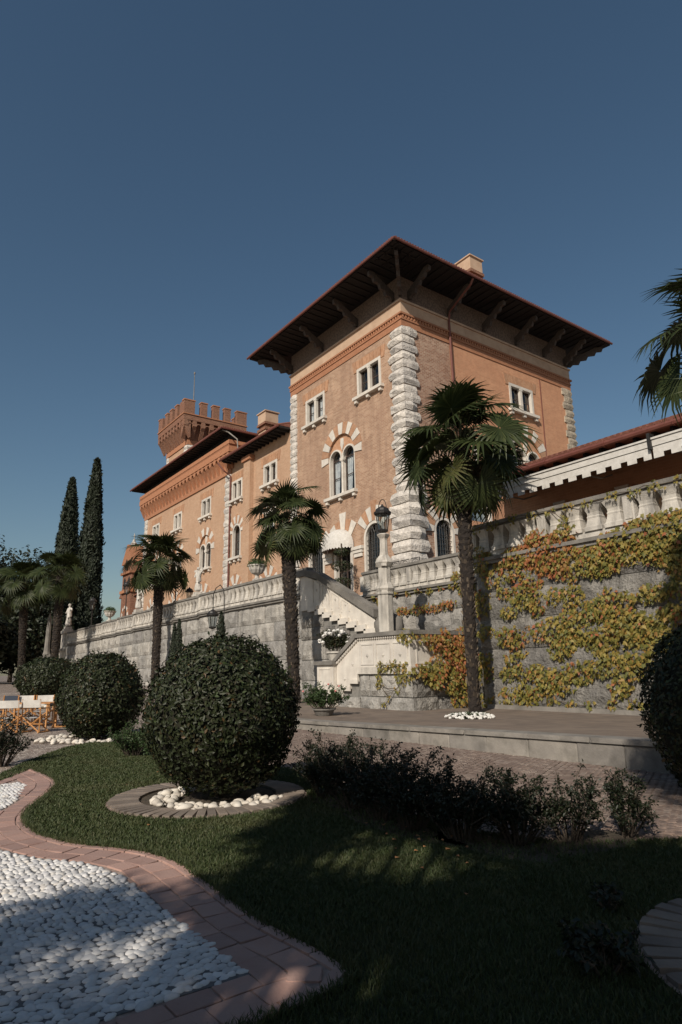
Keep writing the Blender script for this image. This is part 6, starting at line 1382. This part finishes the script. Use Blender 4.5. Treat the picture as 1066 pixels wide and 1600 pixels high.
JC = [list(j) for j in J]; JC[9] = (.40, .02, 1.56); JC[10] = (.36, -.06, 1.82); JC[6] = (-.26, -.06, 1.15); PC = dict(J=JC, E=E, R=Rr, head=(.0, -.01, 1.70))
figure('statue', 'draped stone statue standing before the corbelled block, nearest of the statues', (-39.8, 17.2, 6.38), math.radians(25), .92, PC)
figure('statue', 'pale stone statue beside the black lamp, before the chapel', (-51.5, 17.2, 6.12), math.radians(15), 1.14, PB)
figure('statue', 'farthest stone statue, on the pier where the terrace ends by the palms', (-74.2, 17.2, 6.05), math.radians(20), 1.38, PA)
def urn(label, x, y, z, s=1.0, plant=True, seed=1):
    o = empty('urn', (x, y, z), label, 'urn', 'planted urns on the balustrade'); mb = MB()
    mb.lathe([(.26*s, 0), (.26*s, .08*s), (.14*s, .14*s), (.10*s, .26*s), (.13*s, .34*s), (.30*s, .44*s), (.42*s, .62*s), (.47*s, .80*s), (.52*s, .84*s), (.52*s, .90*s), (.44*s, .90*s), (.38*s, .82*s), (.02, .8*s)], (x, y, z), n=24)
    for i, v in enumerate(mb.v):
        if .4*s < v[2]-z < .8*s:
            a = math.atan2(v[1]-y, v[0]-x); k = 1+.05*(1 if (i % 2) else -1); mb.v[i] = (x+(v[0]-x)*k, y+(v[1]-y)*k, v[2])
    mb.build('bowl', MT['balu'], o)
    if plant:
        n = 700; D = sph(n); D[:, 2] = abs(D[:, 2]); P = D*np.array([.55, .55, .42])*s*rng.uniform(.5, 1.05, (n, 1))+np.array([x, y, z+.85*s]); v, f = leafmesh(P, D, .13*s, .5, .5); np_mesh('foliage', v, f, MT['softgreen'], o, kind='stuff')
urn('planted stone urn on the balustrade left of the staircase palm', -31.65, 17.2, 6.44, 1.0)
urn('planted stone urn near the far end of the balustrade, before the chapel', -59.2, 17.2, 6.08, 1.0, seed=2)
urn('bare stone urn on the balustrade half hidden by the slender palm', -47.0, 17.2, 6.26, .85, False)
# obelisk-like finial beside the last palm
mb = MB(); mb.box((-68.1, 13.65, .4), (-67.5, 14.25, 3.4)); mb.lathe([(.36, 3.4), (.30, 3.6), (.25, 4.2), (.19, 6.6), (.23, 6.7), (.12, 7.0), (.03, 7.4)], (-67.8, 13.95, 0), n=8); tag(mb.build('stone_pillar', MT['stonedk'], loc=(-67.8, 13.95, .4)), 'weathered stone pillar between the far palm trunks', 'pillar')
# wire basket rail by the corner
mb = MB()
for k in range(4):
    x = -25.2+k*.75; mb.tube([(x, 21.0, 6.44), (x, 21.0, 6.75), (x+.62, 21.0, 6.75), (x+.62, 21.0, 6.44)], .022, 5)
    mb.tube([(x+.31+.2*math.cos(t*PI/5), 21.0, 6.58+.12*math.sin(t*PI/5)) for t in range(11)], .015, 4)
tag(mb.build('iron_rail', MT['iron'], loc=(-24, 21, 6.44)), 'low curled iron rail on the balustrade by the rough corner stones', 'railing')

# director's chairs and their table
def chair(label, loc, rz, m='canvas', group='folding director chairs at the table'):
    root = empty('director_chair', (0, 0, 0), label, 'chair', group)
    W2, D2 = .27, .22
    def bar(name, a, b, w=.016, mt='wood'):
        q = MB(); q.tube([a, b], [w*1.3, w*1.3], 4); return q.build(name, MT[mt], root)
    for s in (-1, 1):
        bar('back_post', (s*W2, D2, .42), (s*W2, D2+.05, .90)); bar('arm_post', (s*W2, -D2, .42), (s*W2, -D2, .64))
        q = MB(); q.box((s*W2-.035, -D2-.05, .64), (s*W2+.035, D2+.05, .665)); q.build('armrest', MT['wood'], root)
        bar('side_rail', (s*W2, -D2-.02, .42), (s*W2, D2+.02, .42)); bar('foot_rail', (s*W2, -D2-.05, .02), (s*W2, D2+.05, .02))
    for y in (-D2, D2):
        bar('leg', (-W2, y, .02), (W2, y, .42)); bar('leg', (W2, y, .02), (-W2, y, .42))
        if y > 0: bar('rear_leg', (-W2, y, .02), (-W2, y, .42)); bar('rear_leg', (W2, y, .02), (W2, y, .42))
    bar('stretcher', (-W2, 0, .22), (W2, 0, .22), .012)
    q = MB(); n = 8; vs = [(-W2+2*W2*i/n, y, .425-.03*math.sin(PI*i/n)) for y in (-D2, D2) for i in range(n+1)]; vs += [(x, y, z-.008) for x, y, z in vs]; k = 2*(n+1)
    q.add(vs, [(i, i+1, n+2+i, n+1+i) for i in range(n)] + [(k+n+1+i, k+n+2+i, k+i+1, k+i) for i in range(n)]); q.build('seat', MT[m], root)
    q = MB(); vs = [(-W2-.02+2*(W2+.02)*i/n, D2+.028+(z-.68)*.1+.035*math.sin(PI*i/n), z) for z in (.68, .885) for i in range(n+1)]; vs += [(x, y+.012, z) for x, y, z in vs]
    q.add(vs, [(i, i+1, n+2+i, n+1+i) for i in range(n)] + [(k+n+1+i, k+n+2+i, k+i+1, k+i) for i in range(n)] + [(n+1+i, n+2+i, k+n+2+i, k+n+1+i) for i in range(n)]); q.build('backrest', MT[m], root)
    root.location = loc; root.rotation_euler = (0, 0, rz)
    return root
vd = math.atan2(fw.y, fw.x)          # away from the viewer
R_ = vd-PI/2
def gpos(x, y): return (x, y, gz(x))
chair('white canvas chair seen from behind, second from the left, back turned to the lawn', gpos(-20.3, 4.05), R_+PI-.15)
chair('white canvas chair cut by the left picture edge, back to the lawn', gpos(-20.6, 3.48), R_+PI+.05)
chair('white canvas chair at the right end of the table, seen from its side', gpos(-21.6, 5.05), R_+PI*.62+PI*2)
chair('white canvas chair on the far side of the table, facing the lawn', gpos(-23.0, 4.75), R_+.15)
chair('dark navy canvas chair behind the table at the left edge', gpos(-23.6, 3.75), R_-.2, 'navy')
chair('white canvas chair on the far side of the table next to the navy one', gpos(-23.3, 4.2), R_+.1)
tb = empty('wooden_table', gpos(-21.9, 4.2), 'slatted honey-coloured wooden table among the canvas chairs', 'table')
ct = Vector((-21.9, 4.2, 0)); ax = Vector((math.cos(R_), math.sin(R_), 0)); ay = Vector((-ax.y, ax.x, 0)); z0 = gz(-21.9)
for k in range(7):
    mb = MB(); c = ct+ay*(k-3)*.115; P = [c-ax*.75-ay*.052, c+ax*.75-ay*.052, c+ax*.75+ay*.052, c-ax*.75+ay*.052]; mb.prism([p+Vector((0, 0, z0+.715)) for p in P], (0, 0, .025)); mb.build('slat', MT['wood'], tb)
for sx_ in (-.65, .65):
    for sy_ in (-.33, .33):
        mb = MB(); p = ct+ax*sx_+ay*sy_; mb.tube([p+Vector((0, 0, z0)), p+Vector((0, 0, z0+.714))], .03, 4); mb.build('leg', MT['wood'], tb)
